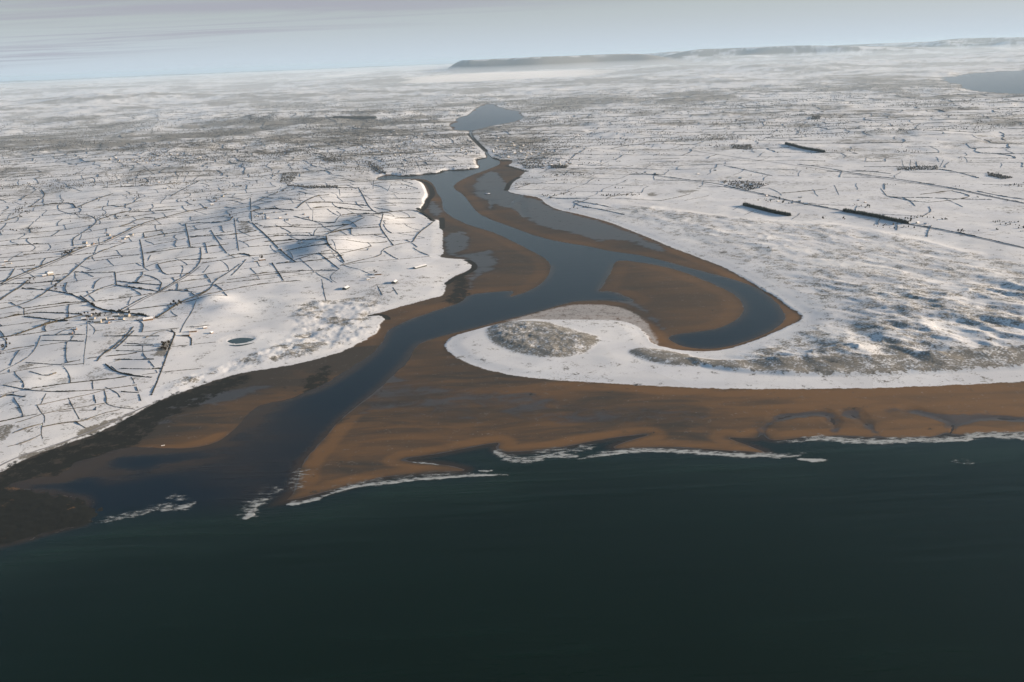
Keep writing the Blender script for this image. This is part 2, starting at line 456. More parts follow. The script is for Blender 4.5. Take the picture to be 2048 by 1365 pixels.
pb = sstep(SD_POND, -29, -10)
h_land = h_land * (1 - pb) + (POND_Z - 1.0 * sstep(SD_POND, -9, -4)) * pb
edge = SD_LAND + (fbm(X / 14, Y / 14, 12, 3) - 0.5) * 6 * sstep(-DG, -5000, -3000)
t = sstep(edge, -5, 5)
HT = np.where(SD_LAND > -60, h_sand * (1 - t) + np.maximum(h_land, 1.2) * t, h_sand)
HT = HT.astype(np.float64)


def samp(F, x, y):
    d, a = np.hypot(x, y), np.arctan2(x, y)
    r = np.clip(frow(d), 0, NR - 1.001)
    c = np.clip((a - AZ[0]) / DA, 0, NC - 1.001)
    i, j = r.astype(int), c.astype(int)
    fr, fc = r - i, c - j
    return (F[i, j] * (1 - fr) * (1 - fc) + F[i + 1, j] * fr * (1 - fc) + F[i, j + 1] * (1 - fr) * fc + F[i + 1, j + 1] * fr * fc)


def onto(p):                                           # photo points onto the terrain
    r = rays(p)
    z = np.zeros(len(r))
    for _ in range(12):
        t = (z - CAM_Z) / np.minimum(r[:, 2], -0.004)
        x, y = r[:, 0] * t, r[:, 1] * t
        z = 0.5 * z + 0.5 * np.maximum(samp(HT, x, y), 0.0)
    return np.stack([x, y, samp(HT, x, y)], 1)


# ------------------------------------------------------------------ object helpers
def tag(o, label=None, cat=None, group=None, kind=None):
    if label: o['label'] = label
    if cat: o['category'] = cat
    if group: o['group'] = group
    if kind: o['kind'] = kind
    return o


def mesh_np(name, verts, faces, mats, smooth=True, attrs=None, mat_idx=None):
    """faces: (n,k) int array, k=3 or 4"""
    me = bpy.data.meshes.new(name)
    verts = np.asarray(verts, np.float32); faces = np.asarray(faces, np.int32)
    k = faces.shape[1]
    me.vertices.add(len(verts)); me.vertices.foreach_set('co', verts.ravel())
    me.loops.add(faces.size); me.loops.foreach_set('vertex_index', faces.ravel())
    me.polygons.add(len(faces))
    me.polygons.foreach_set('loop_start', np.arange(0, faces.size, k, dtype=np.int32))
    me.polygons.foreach_set('loop_total', np.full(len(faces), k, np.int32))
    if smooth: me.polygons.foreach_set('use_smooth', np.ones(len(faces), bool))
    if mat_idx is not None: me.polygons.foreach_set('material_index', np.asarray(mat_idx, np.int32))
    for m in (mats if isinstance(mats, (list, tuple)) else [mats]): me.materials.append(m)
    me.update(calc_edges=True)
    for nm, v in (attrs or {}).items():
        at = me.attributes.new(nm, 'FLOAT', 'POINT')
        at.data.foreach_set('value', np.asarray(v, np.float32).ravel())
    return me


def obj(name, me, parent=None, loc=None):
    o = bpy.data.objects.new(name, me)
    COL.objects.link(o)
    if parent: o.parent = parent
    if loc is not None: o.location = loc
    return o


def new_mat(name):
    m = bpy.data.materials.new(name); m.use_nodes = True
    nt = m.node_tree
    b = nt.nodes['Principled BSDF']
    return m, nt, b


def attr(nt, name):
    return N(nt, 'ShaderNodeAttribute', attribute_name=name).outputs['Fac']


def pos(nt):
    return N(nt, 'ShaderNodeNewGeometry').outputs['Position']


def simple(name, col, rough=0.8, var=0.25, scale=0.3, col2=None):
    m, nt, b = new_mat(name)
    n = Noise(nt, pos(nt), scale, 4.0)
    c2 = col2 or tuple(min(1, c * (1 + var)) for c in col)
    c1 = col if col2 else tuple(c * (1 - var) for c in col)
    nt.links.new(Mix(nt, Smooth(nt, n, 0.35, 0.65), c1, c2), b.inputs['Base Color'])
    b.inputs['Roughness'].default_value = rough
    b.inputs['Specular IOR Level'].default_value = 0.2
    return m


# ------------------------------------------------------------------ terrain material
MT, nt, b = new_mat('snow_sand_and_grass')
P = pos(nt)
sdl, gr, wet, weed, tone, frost = (attr(nt, k) for k in ('sdl', 'grass', 'wet', 'weed', 'tone', 'frost'))
n_f = Noise(nt, P, 0.22, 5.0, 0.62)
n_m = Noise(nt, P, 0.045, 5.0, 0.6)
n_l = Noise(nt, P, 0.006, 4.0, 0.55)
n_st = Noise(nt, Scale3(nt, P, (0.0065, 0.022, 0.03), 0.10), 1.0, 5.0, 0.6, 1.2)
n_st2 = Noise(nt, Scale3(nt, P, (0.004, 0.016, 0.02), -0.12, (3, 7, 0)), 1.0, 4.0, 0.55, 1.0)
n_wd = Noise(nt, Scale3(nt, P, (0.016, 0.02, 0.02), 0.4, (9, 2, 0)), 1.0, 5.0, 0.6, 1.2)
nn = Mth(nt, 'ADD', Mth(nt, 'MULTIPLY', n_f, 0.55), Mth(nt, 'MULTIPLY', n_m, 0.45))
nn = Mth(nt, 'MULTIPLY_ADD', nn, 3.2, -1.1, clamp=True)
gmask = Smooth(nt, Mth(nt, 'ADD', Mth(nt, 'SUBTRACT', nn, 1.0), gr), -0.18, 0.22)
gcol = Mix(nt, n_m, (0.10, 0.09, 0.07), (0.27, 0.25, 0.21))
snow = Mix(nt, Smooth(nt, n_l, 0.3, 0.7), (0.74, 0.76, 0.80), (0.87, 0.88, 0.89))
snow = Mix(nt, Mth(nt, 'MULTIPLY', Smooth(nt, n_m, 0.5, 0.75), 0.25), snow, (0.62, 0.62, 0.62))
vor = N(nt, 'ShaderNodeTexVoronoi', feature='F1'); vor.inputs['Scale'].default_value = 1.0
nt.links.new(Scale3(nt, P, (0.0085, 0.0062, 0.0), 0.42), vor.inputs['Vector'])
vs_ = N(nt, 'ShaderNodeSeparateColor'); nt.links.new(vor.outputs['Color'], vs_.inputs[0])
snow = Mix(nt, Mth(nt, 'MULTIPLY', vs_.outputs[0], 0.30), snow, (0.60, 0.60, 0.60))
gmask = Mth(nt, 'MAXIMUM', gmask, Mth(nt, 'MULTIPLY', Smooth(nt, Mth(nt, 'ADD', nn, Mth(nt, 'MULTIPLY_ADD', vs_.outputs[1], 0.5, -0.45)), 0.62, 1.1), 0.55))
landc = Mix(nt, Mth(nt, 'MULTIPLY', gmask, 0.92), snow, gcol)
strp = attr(nt, 'stripe')
tt = Mth(nt, 'ADD', tone, Mth(nt, 'MULTIPLY', strp, Mth(nt, 'MULTIPLY_ADD', Smooth(nt, n_st, 0.3, 0.7), 0.5, -0.26)))
tt = Mth(nt, 'ADD', tt, Mth(nt, 'MULTIPLY', Mth(nt, 'MULTIPLY_ADD', strp, 0.6, 0.3), Mth(nt, 'MULTIPLY_ADD', Smooth(nt, n_st2, 0.3, 0.7), 0.5, -0.25)), clamp=True)
sand = Mix(nt, tt, (0.050, 0.043, 0.035), (0.190, 0.102, 0.043))
sand = Mix(nt, Mth(nt, 'MULTIPLY', n_f, 0.18), sand, (0.05, 0.04, 0.03))
wetf = Smooth(nt, Mth(nt, 'ADD', wet, Mth(nt, 'ADD', Mth(nt, 'MULTIPLY_ADD', n_st2, 1.0, -0.5), Mth(nt, 'MULTIPLY_ADD', n_wd, 1.1, -0.55))), 0.32, 0.66)
sand = Mix(nt, Mth(nt, 'MULTIPLY', wetf, 0.75), sand, (0.050, 0.043, 0.039))
frf = Smooth(nt, Mth(nt, 'ADD', Mth(nt, 'SUBTRACT', nn, 1.0), frost), -0.3, 0.35)
sand = Mix(nt, Mth(nt, 'MULTIPLY', frf, 0.75), sand, (0.55, 0.53, 0.52))
wmask = Smooth(nt, Mth(nt, 'ADD', Mth(nt, 'SUBTRACT', Mth(nt, 'ADD', Mth(nt, 'ADD', Mth(nt, 'MULTIPLY_ADD', n_m, 2.2, -1.1), Mth(nt, 'MULTIPLY_ADD', n_f, 1.2, -0.6)), n_wd), 1.0), weed), -0.22, 0.22)
lm = Smooth(nt, Mth(nt, 'ADD', sdl, Mth(nt, 'ADD', Mth(nt, 'MULTIPLY_ADD', n_m, 15.0, -7.5), Mth(nt, 'MULTIPLY_ADD', n_f, 9.0, -4.5))), -1.6, 1.6)
nt.links.new(Mix(nt, wmask, Mix(nt, lm, sand, landc), (0.010, 0.012, 0.009)), b.inputs['Base Color'])
rough_s = Mth(nt, 'MULTIPLY_ADD', Mth(nt, 'MULTIPLY', wetf, Mth(nt, 'SUBTRACT', 1.0, wmask)), -0.52, 0.85)
mr = N(nt, 'ShaderNodeMix', data_type='FLOAT'); nt.links.new(lm, mr.inputs[0]); nt.links.new(rough_s, mr.inputs[2]); mr.inputs[3].default_value = 0.9
nt.links.new(mr.outputs[0], b.inputs['Roughness'])
b.inputs['Specular IOR Level'].default_value = 0.35
bm_ = N(nt, 'ShaderNodeBump'); bm_.inputs['Distance'].default_value = 1.6
bstr = Mth(nt, 'MULTIPLY', Mth(nt, 'MULTIPLY', lm, Mth(nt, 'ADD', 0.12, gr)), 0.7, clamp=True)
nt.links.new(bstr, bm_.inputs['Strength']); nt.links.new(n_f, bm_.inputs['Height'])
nt.links.new(bm_.outputs[0], b.inputs['Normal'])

# vertex attributes: where grass shows through the snow, where sand is wet, where seaweed grows or bank shade is painted
grass = 0.08 + 0.22 * sstep(fbm(X / 130, Y / 110, 81, 4), 0.45, 0.75)
mott = fbm(X / 420, Y / 300, 83, 5, 0.6)
grass += sstep(DG, 2500, 7000) * sstep(mott, 0.43, 0.68) * 0.48
grass += sstep(DG, 6000, 12000) * sstep(fbm(X / 1300, Y / 1500, 85, 5, 0.6), 0.47, 0.68) * 0.5
grass += sstep(DG, 16000, 30000) * sstep(fbm(X / 3000, Y / 4500, 86, 5, 0.6), 0.45, 0.65) * 0.45
grass = np.maximum(grass, dm * (0.33 + 0.28 * sstep(fbm(X / 60, Y / 60, 87, 3), 0.3, 0.7)) * (0.75 + 0.25 * sstep(-Y, -2500, -1400)))
cq = ground0([(700, 255)])[0]
grass += 0.5 * np.exp(-((X - cq[0]) / 2000) ** 2 - ((Y - cq[1]) / 3000) ** 2) * sstep(fbm(X / 330, Y / 420, 89, 4, 0.6), 0.42, 0.64) * (DG > 4300)
grass = np.maximum(grass, sstep(m_mound, -6, 10) * 0.68)
grass = np.maximum(grass, sstep(m_knoll, -6, 10) * 0.70)
grass = np.maximum(grass, sstep(m_fore + (fbm(X / 7, Y / 22, 99, 3) - 0.5) * 22, -6, 12) * (0.56 + 0.25 * fbm(X / 30, Y / 30, 98, 2)))
grass = np.maximum(grass, sstep(m_rough, -14, 22) * (0.18 + 0.4 * sstep(fbm(X / 40, Y / 40, 88, 3), 0.4, 0.68)))
ROUGH_SPOTS = [[Q4((480, 430), (660, 400), (760, 400), (640, 560), (560, 700), (400, 780), (360, 690), (420, 560)), 0.42],
    [Q4((330, 820), (480, 820), (560, 900), (860, 930), (1000, 960), (900, 1010), (500, 900), (420, 1040), (300, 980)), 0.45],
    [Q4((1080, 580), (1190, 520), (1160, 700), (1040, 720), (1030, 650)), 0.75], [Q4((640, 60), (760, 30), (760, 90), (650, 140)), 0.5],
    [Q4((490, 1080), (640, 1100), (820, 1120), (880, 1170), (640, 1270), (520, 1180)), 0.30],
    [Q4((270, 250), (620, 230), (900, 270), (930, 320), (600, 330), (300, 330)), 0.5],
    [C4((1520, 250), (1700, 240), (1720, 330), (1560, 320)), 0.40], [C4((1590, 410), (1720, 400), (1730, 490), (1610, 500)), 0.55],
    [C4((520, 385), (620, 380), (665, 415), (600, 430)), 0.75], [C4((100, 460), (290, 450), (300, 520), (140, 520)), 0.42],
    [C5((820, 880), (960, 920), (960, 985), (740, 980), (740, 930)), 0.42], [C5((350, 990), (520, 980), (480, 1080), (340, 1070)), 0.45],
    [L1((330, 780), (480, 715), (640, 640), (790, 590), (800, 602), (640, 672), (480, 745), (330, 815), (140, 875), (130, 855)), 0.97],
    [L1((160, 470), (330, 410), (440, 390), (380, 440), (250, 490)), 0.40], [L1((-20, 690), (50, 670), (70, 750), (-20, 800)), 0.72],
    [L1((60, 660), (240, 620), (250, 700), (80, 790)), 0.34], [L1((100, 320), (180, 310), (180, 350), (120, 350)), 0.6],
    [C6((800, 190), (960, 150), (960, 180), (820, 200)), 0.65], [C6((960, 230), (1100, 210), (1060, 255)), 0.70], [C6((1200, 200), (1410, 205), (1300, 235), (1180, 230)), 0.6],
    [C6((1080, 380), (1220, 365), (1300, 400), (1150, 415)), 0.5],
    [Q2((430, 180), (700, 230), (1020, 220), (1000, 250), (700, 270), (350, 270)), 0.85], [Q2((60, 390), (400, 350), (520, 370), (400, 400), (100, 420)), 0.92],
    [Q2((790, 375), (1070, 340), (1400, 345), (1500, 380), (1100, 400), (820, 400)), 0.95], [Q2((520, 310), (650, 300), (600, 330)), 0.95],
    [Q2((1100, 390), (1500, 380), (1720, 450), (1500, 500), (1180, 450)), 0.60], [Q2((1020, 160), (1500, 170), (2040, 150), (2040, 300), (1500, 290), (1030, 230)), 0.52],
    [Q2((0, 215), (300, 185), (560, 180), (560, 195), (250, 205), (0, 230)), 0.9],
    [Q2((260, 650), (380, 630), (440, 650), (380, 700), (300, 690)), 0.6],
    [Q1((300, 700), (560, 655), (820, 640), (1090, 610), (1090, 632), (820, 660), (560, 690), (330, 720)), 0.85], [Q1((300, 560), (470, 500), (620, 540), (450, 580)), 0.55], [Q1((0, 860), (90, 855), (130, 905), (0, 920)), 0.7],
    [Q1((40, 430), (180, 415), (330, 430), (180, 470), (0, 495)), 0.75], [C3((1500, 1130), (1640, 1100), (1560, 1140)), 0.65]]
for px, dens in ROUGH_SPOTS:
    w = onto(chaikin(px, True, 1))[:, :2]
    r = 30.0 + 0.012 * np.hypot(*w.mean(0))
    d = dist_to([w], r, True)
    s = np.where(inside(w), d, -d)
    far_w = float(np.hypot(*w.mean(0)))
    q = 5 + 0.004 * far_w
    s = s + (fbm(X / (20 + 0.02 * far_w), Y / (20 + 0.02 * far_w), 77, 3) - 0.5) * q * 3
    grass = np.maximum(grass, sstep(s, -q, q) * dens * (1 - 0.25 * (far_w > 4000)))
grass = np.where(SD_POND > -4, 0.0, grass)
gy = np.gradient(HT, axis=0) / np.maximum(np.gradient(DG, axis=0), 1); gx = np.gradient(HT, axis=1) / (DG * DA)
steep = np.hypot(gx, gy)
grass = np.maximum(grass, sstep(plateau, 60, 160) * sstep(-plateau, -560, -500) * 1.0)
tone = 0.36 + 0.7 * (fbm(X / 260, Y / 110, 91, 3) - 0.5)
shoreband = sstep(-np.abs(SD_E + 22), -26, -6) * sstep(X, -40, 260)
tone += 0.45 * shoreband
tone += 0.35 * sstep(X, 150, 600) * (DG < 1700)
tone += 0.55 * sstep(-np.abs(dw - 18), -18, -4) * (DG < 1500) - 0.10 * sstep(DG, 1500, 2600)
tone -= 0.22 * sstep(-CREEK, -30, -4)
tone += 0.22 * sstep(-np.abs(dw - 26), -30, -6) * (DG > 1900)
tone -= 0.45 * sstep(SD_W, -190, -60) * (DG < 1900)
tone -= 0.06 * (DG > 1900)
wetA = sstep(m_wet, -36, 36) * (0.85 - 0.35 * (DG < 1650)) + 0.55 * sstep(-dw, -5, 0) + 0.5 * sstep(-CREEK, -18, -3)
wetA = np.clip(wetA, 0, 1) * sstep(-np.abs(SD_LAND), -1e9, 1)
SHORE_DARK = [C5((1130, 142), (1185, 150), (1222, 172), (1240, 205), (1250, 245), (1215, 275), (1205, 305), (1180, 345)), C5((1150, 345), (1185, 372), (1235, 408), (1250, 425)), C5((1310, 400), (1312, 470)), C5((1050, 115), (1200, 102), (1290, 97), (1340, 72), (1420, 78), (1560, 60)),
    C5((1480, 690), (1528, 715), (1535, 745), (1480, 780), (1400, 810), (1345, 850)), C5((820, 1068), (880, 1062), (930, 1072), (940, 1090)), [(1013, 381), (1018, 370), (1024, 363), (1039, 355)], [(1014, 333), (1031, 338), (1053, 344)], [(952, 321), (971, 317), (983, 316), (1002, 322), (1022, 322)], [(938, 268), (946, 278), (955, 287), (965, 297), (973, 304)]]
sd_dark = dist_to([ground0(chaikin(c_, False, 1)) for c_ in SHORE_DARK], 60.0)
weed_shadeA = sstep(m_weed, -25, 12) * 0.74 + sstep(reef, -10, 10) * 0.3
weed_shadeA = np.maximum(weed_shadeA, 1.25 * (sd_dark < 59) * sstep(-sd_dark, -(5 + 0.0022 * DG), -(2 + 0.0014 * DG)))  # dark strips of shore rock and painted bank shade, in the seaweed colour
frostA = sstep(m_frost, -8, 8) * 0.75

# faces of the terrain: leave out deep sea bed
ii, jj = np.meshgrid(np.arange(NR - 1), np.arange(NC - 1), indexing='ij')
idx = np.arange(NR * NC).reshape(NR, NC)
hmax = np.maximum.reduce([HT[:-1, :-1], HT[1:, :-1], HT[:-1, 1:], HT[1:, 1:]])
keep = hmax > -1.2
Q = np.stack([idx[:-1, :-1][keep], idx[:-1, 1:][keep], idx[1:, 1:][keep], idx[1:, :-1][keep]], 1)
used = np.zeros(NR * NC, bool); used[Q.ravel()] = True
remap = np.cumsum(used) - 1
V3 = np.stack([X, Y, HT], 2).reshape(-1, 3)
pick = lambda F: np.broadcast_to(F, (NR, NC)).reshape(-1)[used]
me = mesh_np('ground', V3[used], remap[Q], MT, True, dict(sdl=np.clip(pick(SD_LAND), -30, 30), grass=pick(grass), wet=pick(wetA),
    weed=pick(weed_shadeA), stripe=pick(0.15 + 0.85 * sstep(-DG, -2000, -1500)), tone=pick(tone), frost=pick(frostA)))
tag(obj('ground', me), 'snow covered coastal country with sandbanks, dunes, drumlins and far hills', 'ground', kind='structure')

# ------------------------------------------------------------------ water
MW, nt, b = new_mat('water')
P = pos(nt)
green, brown = attr(nt, 'green'), attr(nt, 'brown')
sw = Noise(nt, Scale3(nt, P, (0.005, 0.045, 0.03), 0.07), 1.0, 5.0, 0.6, 0.5)
rp = Noise(nt, Scale3(nt, P, (0.05, 0.16, 0.1), 0.05), 1.0, 5.0, 0.6)
swl = N(nt, 'ShaderNodeTexWave', wave_type='BANDS', bands_direction='Y', wave_profile='SIN'); swl.inputs['Scale'].default_value = 0.012; swl.inputs['Distortion'].default_value = 9.0; swl.inputs['Detail'].default_value = 3.0; swl.inputs['Detail Scale'].default_value = 0.35
nt.links.new(Scale3(nt, P, (0.45, 1.0, 1.0), -0.06), swl.inputs['Vector'])
patch = Noise(nt, P, 0.004, 3.0)
seac = Mix(nt, patch, (0.0008, 0.0075, 0.0036), (0.0018, 0.0125, 0.0062))
rivc = Mix(nt, patch, (0.003, 0.010, 0.019), (0.004, 0.013, 0.024))
shal = attr(nt, 'shallow')
seac = Mix(nt, Mth(nt, 'MULTIPLY', shal, Mth(nt, 'MULTIPLY_ADD', sw, 1.6, -0.2, clamp=True)), seac, (0.016, 0.038, 0.028))
seac = Mix(nt, Mth(nt, 'MULTIPLY', Smooth(nt, sw, 0.5, 0.72), 0.12), seac, (0.010, 0.034, 0.026))
wc = Mix(nt, green, rivc, seac)
bf = Mth(nt, 'ADD', brown, Mth(nt, 'MULTIPLY', Mth(nt, 'MULTIPLY_ADD', sw, 1.2, -0.6), Mth(nt, 'MULTIPLY', brown, Mth(nt, 'SUBTRACT', 1.3, brown))), clamp=True)
wc = Mix(nt, bf, wc, (0.055, 0.037, 0.023))
nt.links.new(wc, b.inputs['Base Color'])
b.inputs['Roughness'].default_value = 0.2
b.inputs['IOR'].default_value = 1.33; b.inputs['Specular IOR Level'].default_value = 0.18
hh = Mth(nt, 'ADD', Mth(nt, 'MULTIPLY', sw, 1.3), Mth(nt, 'ADD', Mth(nt, 'MULTIPLY', rp, 0.45), Mth(nt, 'MULTIPLY', swl.outputs['Fac'], Mth(nt, 'MULTIPLY', green, 0.10))))
bp = N(nt, 'ShaderNodeBump'); bp.inputs['Distance'].default_value = 1.0
nt.links.new(Mth(nt, 'MULTIPLY_ADD', green, 0.25, 0.3), bp.inputs['Strength'])
nt.links.new(hh, bp.inputs['Height']); nt.links.new(bp.outputs[0], b.inputs['Normal'])

MLAKE = simple('lake_water', (0.013, 0.042, 0.085), 0.3, 0.1, 0.002)
S = 2
hs = HT.copy()
hmin = np.full((NR, NC), 9.0)
hp = np.pad(HT, 2, mode='edge')
hmin = np.minimum.reduce([hp[a:a + NR, c:c + NC] for a in range(0, 5) for c in range(0, 5)])
wr, wcn = np.arange(0, NR, S), np.arange(0, NC, S)
WX, WY, WH = X[::S, ::S], Y[::S, ::S], hmin[::S, ::S]
sub = lambda F: np.broadcast_to(F, (NR, NC))[::S, ::S]
greenA = sub(sstep(SD_SEA, -40, 70))
gapx = sub(np.where(dw < 0, 1.0, 0.0))
bank_d = sub(np.minimum(-dw, 60.0))
mouth = sub(sdf([(250, 890), (420, 800), (560, 800), (650, 840), (610, 960), (560, 1010), (480, 1030), (400, 960), (330, 900)], 150.0))
bank_s = sub(np.minimum(np.maximum(SD_SEA, SD_RIV), 200.0))
shalA = sstep(-bank_s, -170, -5) * (0.5 + fbm(WX / 160, WY / 50, 96, 3) * 0.7)
weed_bay = sub(sdf([(-50, 985), (113, 950), (192, 920), (239, 898), (330, 890), (411, 886), (445, 872), (479, 845), (534, 800), (582, 795), (560, 830), (500, 880), (440, 930), (330, 950), (200, 975), (100, 985)], 90.0))
brownA = sstep(-bank_d, -26, 1) ** 1.5 * 0.8 * (sub(DG) < 2600) + sstep(mouth, -60, 90) * 0.42 * (0.3 + 1.2 * fbm(WX / 80, WY / 50, 95, 4)) + sstep(weed_bay, -25, 45) * 0.85 * sstep(fbm(WX / 70, WY / 30, 97, 4), 0.25, 0.7)
brownA = np.clip(brownA * np.where(greenA > 0.5, 0.55, 1.0), 0, 1)
n1, n2 = WX.shape
widx = np.arange(n1 * n2).reshape(n1, n2)
wmin = np.minimum.reduce([WH[:-1, :-1], WH[1:, :-1], WH[:-1, 1:], WH[1:, 1:]])
is_sea = sub(SD_SEA)[:-1, :-1] > -10
is_sea |= sub(DG)[:-1, :-1] < 1050
lake_d = sub(DG)[:-1, :-1]
is_pond = sub(SD_POND)[:-1, :-1] > -29
is_lough = sub(SD_LOUGH)[:-1, :-1] > -399
is_lake = (lake_d > math.hypot(*ground0([(940, 266)])[0])) & ~is_lough
water_on = (wmin < 0.25) & ~is_pond
for nm, msk, lab, cat in (('sea', is_sea, 'dark green sea in the foreground with faint swell lines', 'sea'),
        ('river', ~is_sea & ~is_lake & ~is_lough, 'blue grey tidal river winding between brown sandbanks to the sea', 'river'),
        ('lake', is_lake, 'blue lake lying beyond the town above the river narrows', 'lake'),
        ('lough', is_lough & ~is_sea, 'pale blue lough at the right edge below the far hills', 'lake')):
    k = water_on & msk
    F4 = np.stack([widx[:-1, :-1][k], widx[:-1, 1:][k], widx[1:, 1:][k], widx[1:, :-1][k]], 1)
    if nm == 'lake': F4 = F4[(lake_d[k] < 12500)]
    u = np.zeros(n1 * n2, bool); u[F4.ravel()] = True
    rm = np.cumsum(u) - 1
    v = np.stack([WX, WY, np.zeros_like(WX)], 2).reshape(-1, 3)[u]
    me = mesh_np(nm, v, rm[F4], MLAKE if nm in ('lake', 'lough') else MW, True, dict(green=greenA.reshape(-1)[u], brown=brownA.reshape(-1)[u], shallow=shalA.reshape(-1)[u]))
    tag(obj(nm, me), lab, cat, kind='structure')
# pond
pw = onto(chaikin(POND, True, 2))
c = pw.mean(0)
ring = c[None, :2] + (pw[:, :2] - c[None, :2]) * 1.42
pv = [(c[0], c[1], POND_Z - 0.3)] + [(x, y, POND_Z - 0.3) for x, y in ring]
me = mesh_np('pond', pv, [(0, 1 + k, 1 + (k + 1) % len(ring)) for k in range(len(ring))], simple('pond_water', (0.03, 0.055, 0.06), 0.12), True)
tag(obj('pond', me), 'small dark oval pond in the snowy field near the shore', 'pond', kind='structure')
# sea floor continues under the frame: a plain sheet well below, so no hole shows from aside
me = mesh_np('seabed', [(-9000, -3000, -4.2), (9000, -3000, -4.2), (9000, 9000, -4.2), (-9000, 9000, -4.2)], [(0, 1, 2, 3)], simple('seabed_mud', (0.03, 0.035, 0.03)), False)
tag(obj('seabed', me), 'dark sea bed under the water', 'sea bed', kind='structure')

# ------------------------------------------------------------------ hedgerows and field walls
M_HEDGE = simple('hedge_twigs', (0.022, 0.022, 0.016), 0.9, scale=0.25, col2=(0.075, 0.066, 0.048))
M_WALL = simple('field_stone_wall', (0.07, 0.065, 0.055), 0.9, scale=0.3, col2=(0.16, 0.15, 0.13))
M_CONIFER = simple('conifer_needles', (0.010, 0.018, 0.014), 0.9, scale=0.2, col2=(0.030, 0.042, 0.032))
M_BARK = simple('bark', (0.045, 0.036, 0.028), 0.9)
M_TWIG = simple('bare_twigs', (0.035, 0.030, 0.024), 0.9, scale=0.25, col2=(0.10, 0.088, 0.068))
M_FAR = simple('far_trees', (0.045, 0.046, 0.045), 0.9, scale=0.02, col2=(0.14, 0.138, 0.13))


def resample(p, step):
    seg = np.hypot(*(p[1:, :2] - p[:-1, :2]).T)
    s = np.concatenate([[0], np.cumsum(seg)])
    n = max(2, int(s[-1] / step) + 1)
    q = np.linspace(0, s[-1], n)
    return np.stack([np.interp(q, s, p[:, 0]), np.interp(q, s, p[:, 1])], 1), s[-1]


def ribbon(pts, w, h, step, ragged=0.55, r=None, snow_gap=0.02):
    """a bushy bank that follows the ground: five points across, uneven in height and width"""
    r = r or rng
    p, L = resample(pts, step)
    n = len(p)
    tan = np.gradient(p, axis=0); tan /= np.maximum(np.hypot(*tan.T)[:, None], 1e-6)
    nor = np.stack([-tan[:, 1], tan[:, 0]], 1)
    p = p + nor * (r.random((n, 1)) - 0.5) * w * 0.35
    low = fbm(p[:, 0] / 22, p[:, 1] / 22, 5, 2)
    hh = h * (0.45 + ragged * r.random(n) + 0.75 * sstep(low, 0.45, 0.8)) * np.where(r.random(n) < snow_gap, 0.15, 1.0)
    ww = w * (0.30 + 0.4 * r.random(n))
    V = []
    for k, (u, v) in enumerate(((-1.15, -0.1), (-0.85, 0.62), (0, 1.0), (0.85, 0.62), (1.15, -0.1))):
        j = 1 + 0.35 * (r.random(n) - 0.5)
        q = p + nor * (u * ww * j)[:, None]
        z = samp(HT, q[:, 0], q[:, 1]) + np.where(v < 0, -0.5, v * hh * (1 + 0.35 * (r.random(n) - 0.5)))
        V.append(np.column_stack([q, z]))
    V = np.stack(V, 1).reshape(-1, 3)
    i = np.arange(n - 1)[:, None] * 5
    F = np.concatenate([np.stack([i[:, 0] + k, i[:, 0] + k + 1, i[:, 0] + k + 6, i[:, 0] + k + 5], 1) for k in range(4)])
    return V, F, L


HED = []                                              # (photo polyline, width, height, kind)
H = lambda w, h, *ls, kind='hedge': HED.extend((l, w, h, kind) for l in ls)
H(4.2, 4.0, C4((205, 320), (255, 285), (312, 245), (285, 205)), C4((530, 325), (620, 285), (770, 232)), C4((0, 428), (60, 410), (125, 385)),
  C4((190, 325), (330, 305), (490, 292), (520, 330)), C4((400, 345), (480, 370), (540, 375), (620, 380), (665, 415), (640, 450), (560, 500), (495, 540), (500, 590)),
  C4((0, 850), (100, 800), (240, 745), (330, 705), (420, 670), (520, 620), (620, 580), (720, 560)),
  C4((720, 556), (860, 490), (960, 440), (1080, 405), (1250, 360), (1420, 325)), C4((0, 960), (60, 915), (140, 870), (190, 825)),
  C4((0, 1215), (100, 1200), (240, 1150), (330, 1120), (440, 1090), (560, 1060)), C4((550, 930), (600, 965), (640, 1000)),
  C4((785, 765), (795, 850)), C4((640, 1000), (720, 1030), (860, 1045), (960, 1060), (1070, 1080)),
  C4((955, 545), (975, 640), (985, 740)), C4((980, 500), (985, 530)), C4((1265, 435), (1285, 520), (1300, 595)),
  C4((1720, 430), (1800, 500), (1870, 570), (1940, 640), (2020, 700)), C4((1070, 1080), (1160, 1020), (1250, 965), (1340, 930), (1430, 885)),
  C4((1710, 260), (1715, 380), (1720, 420)), C5((740, 190), (770, 240), (800, 300), (830, 340), (865, 360)),
  C5((910, 372), (900, 410), (885, 455), (930, 520), (980, 585)), C5((520, 520), (530, 570), (560, 610), (610, 640), (645, 700)),
  C5((320, 330), (380, 280), (460, 245), (540, 240)), C5((820, 30), (880, 70), (930, 100)), C5((1110, 562), (1150, 500), (1220, 450), (1250, 425)))
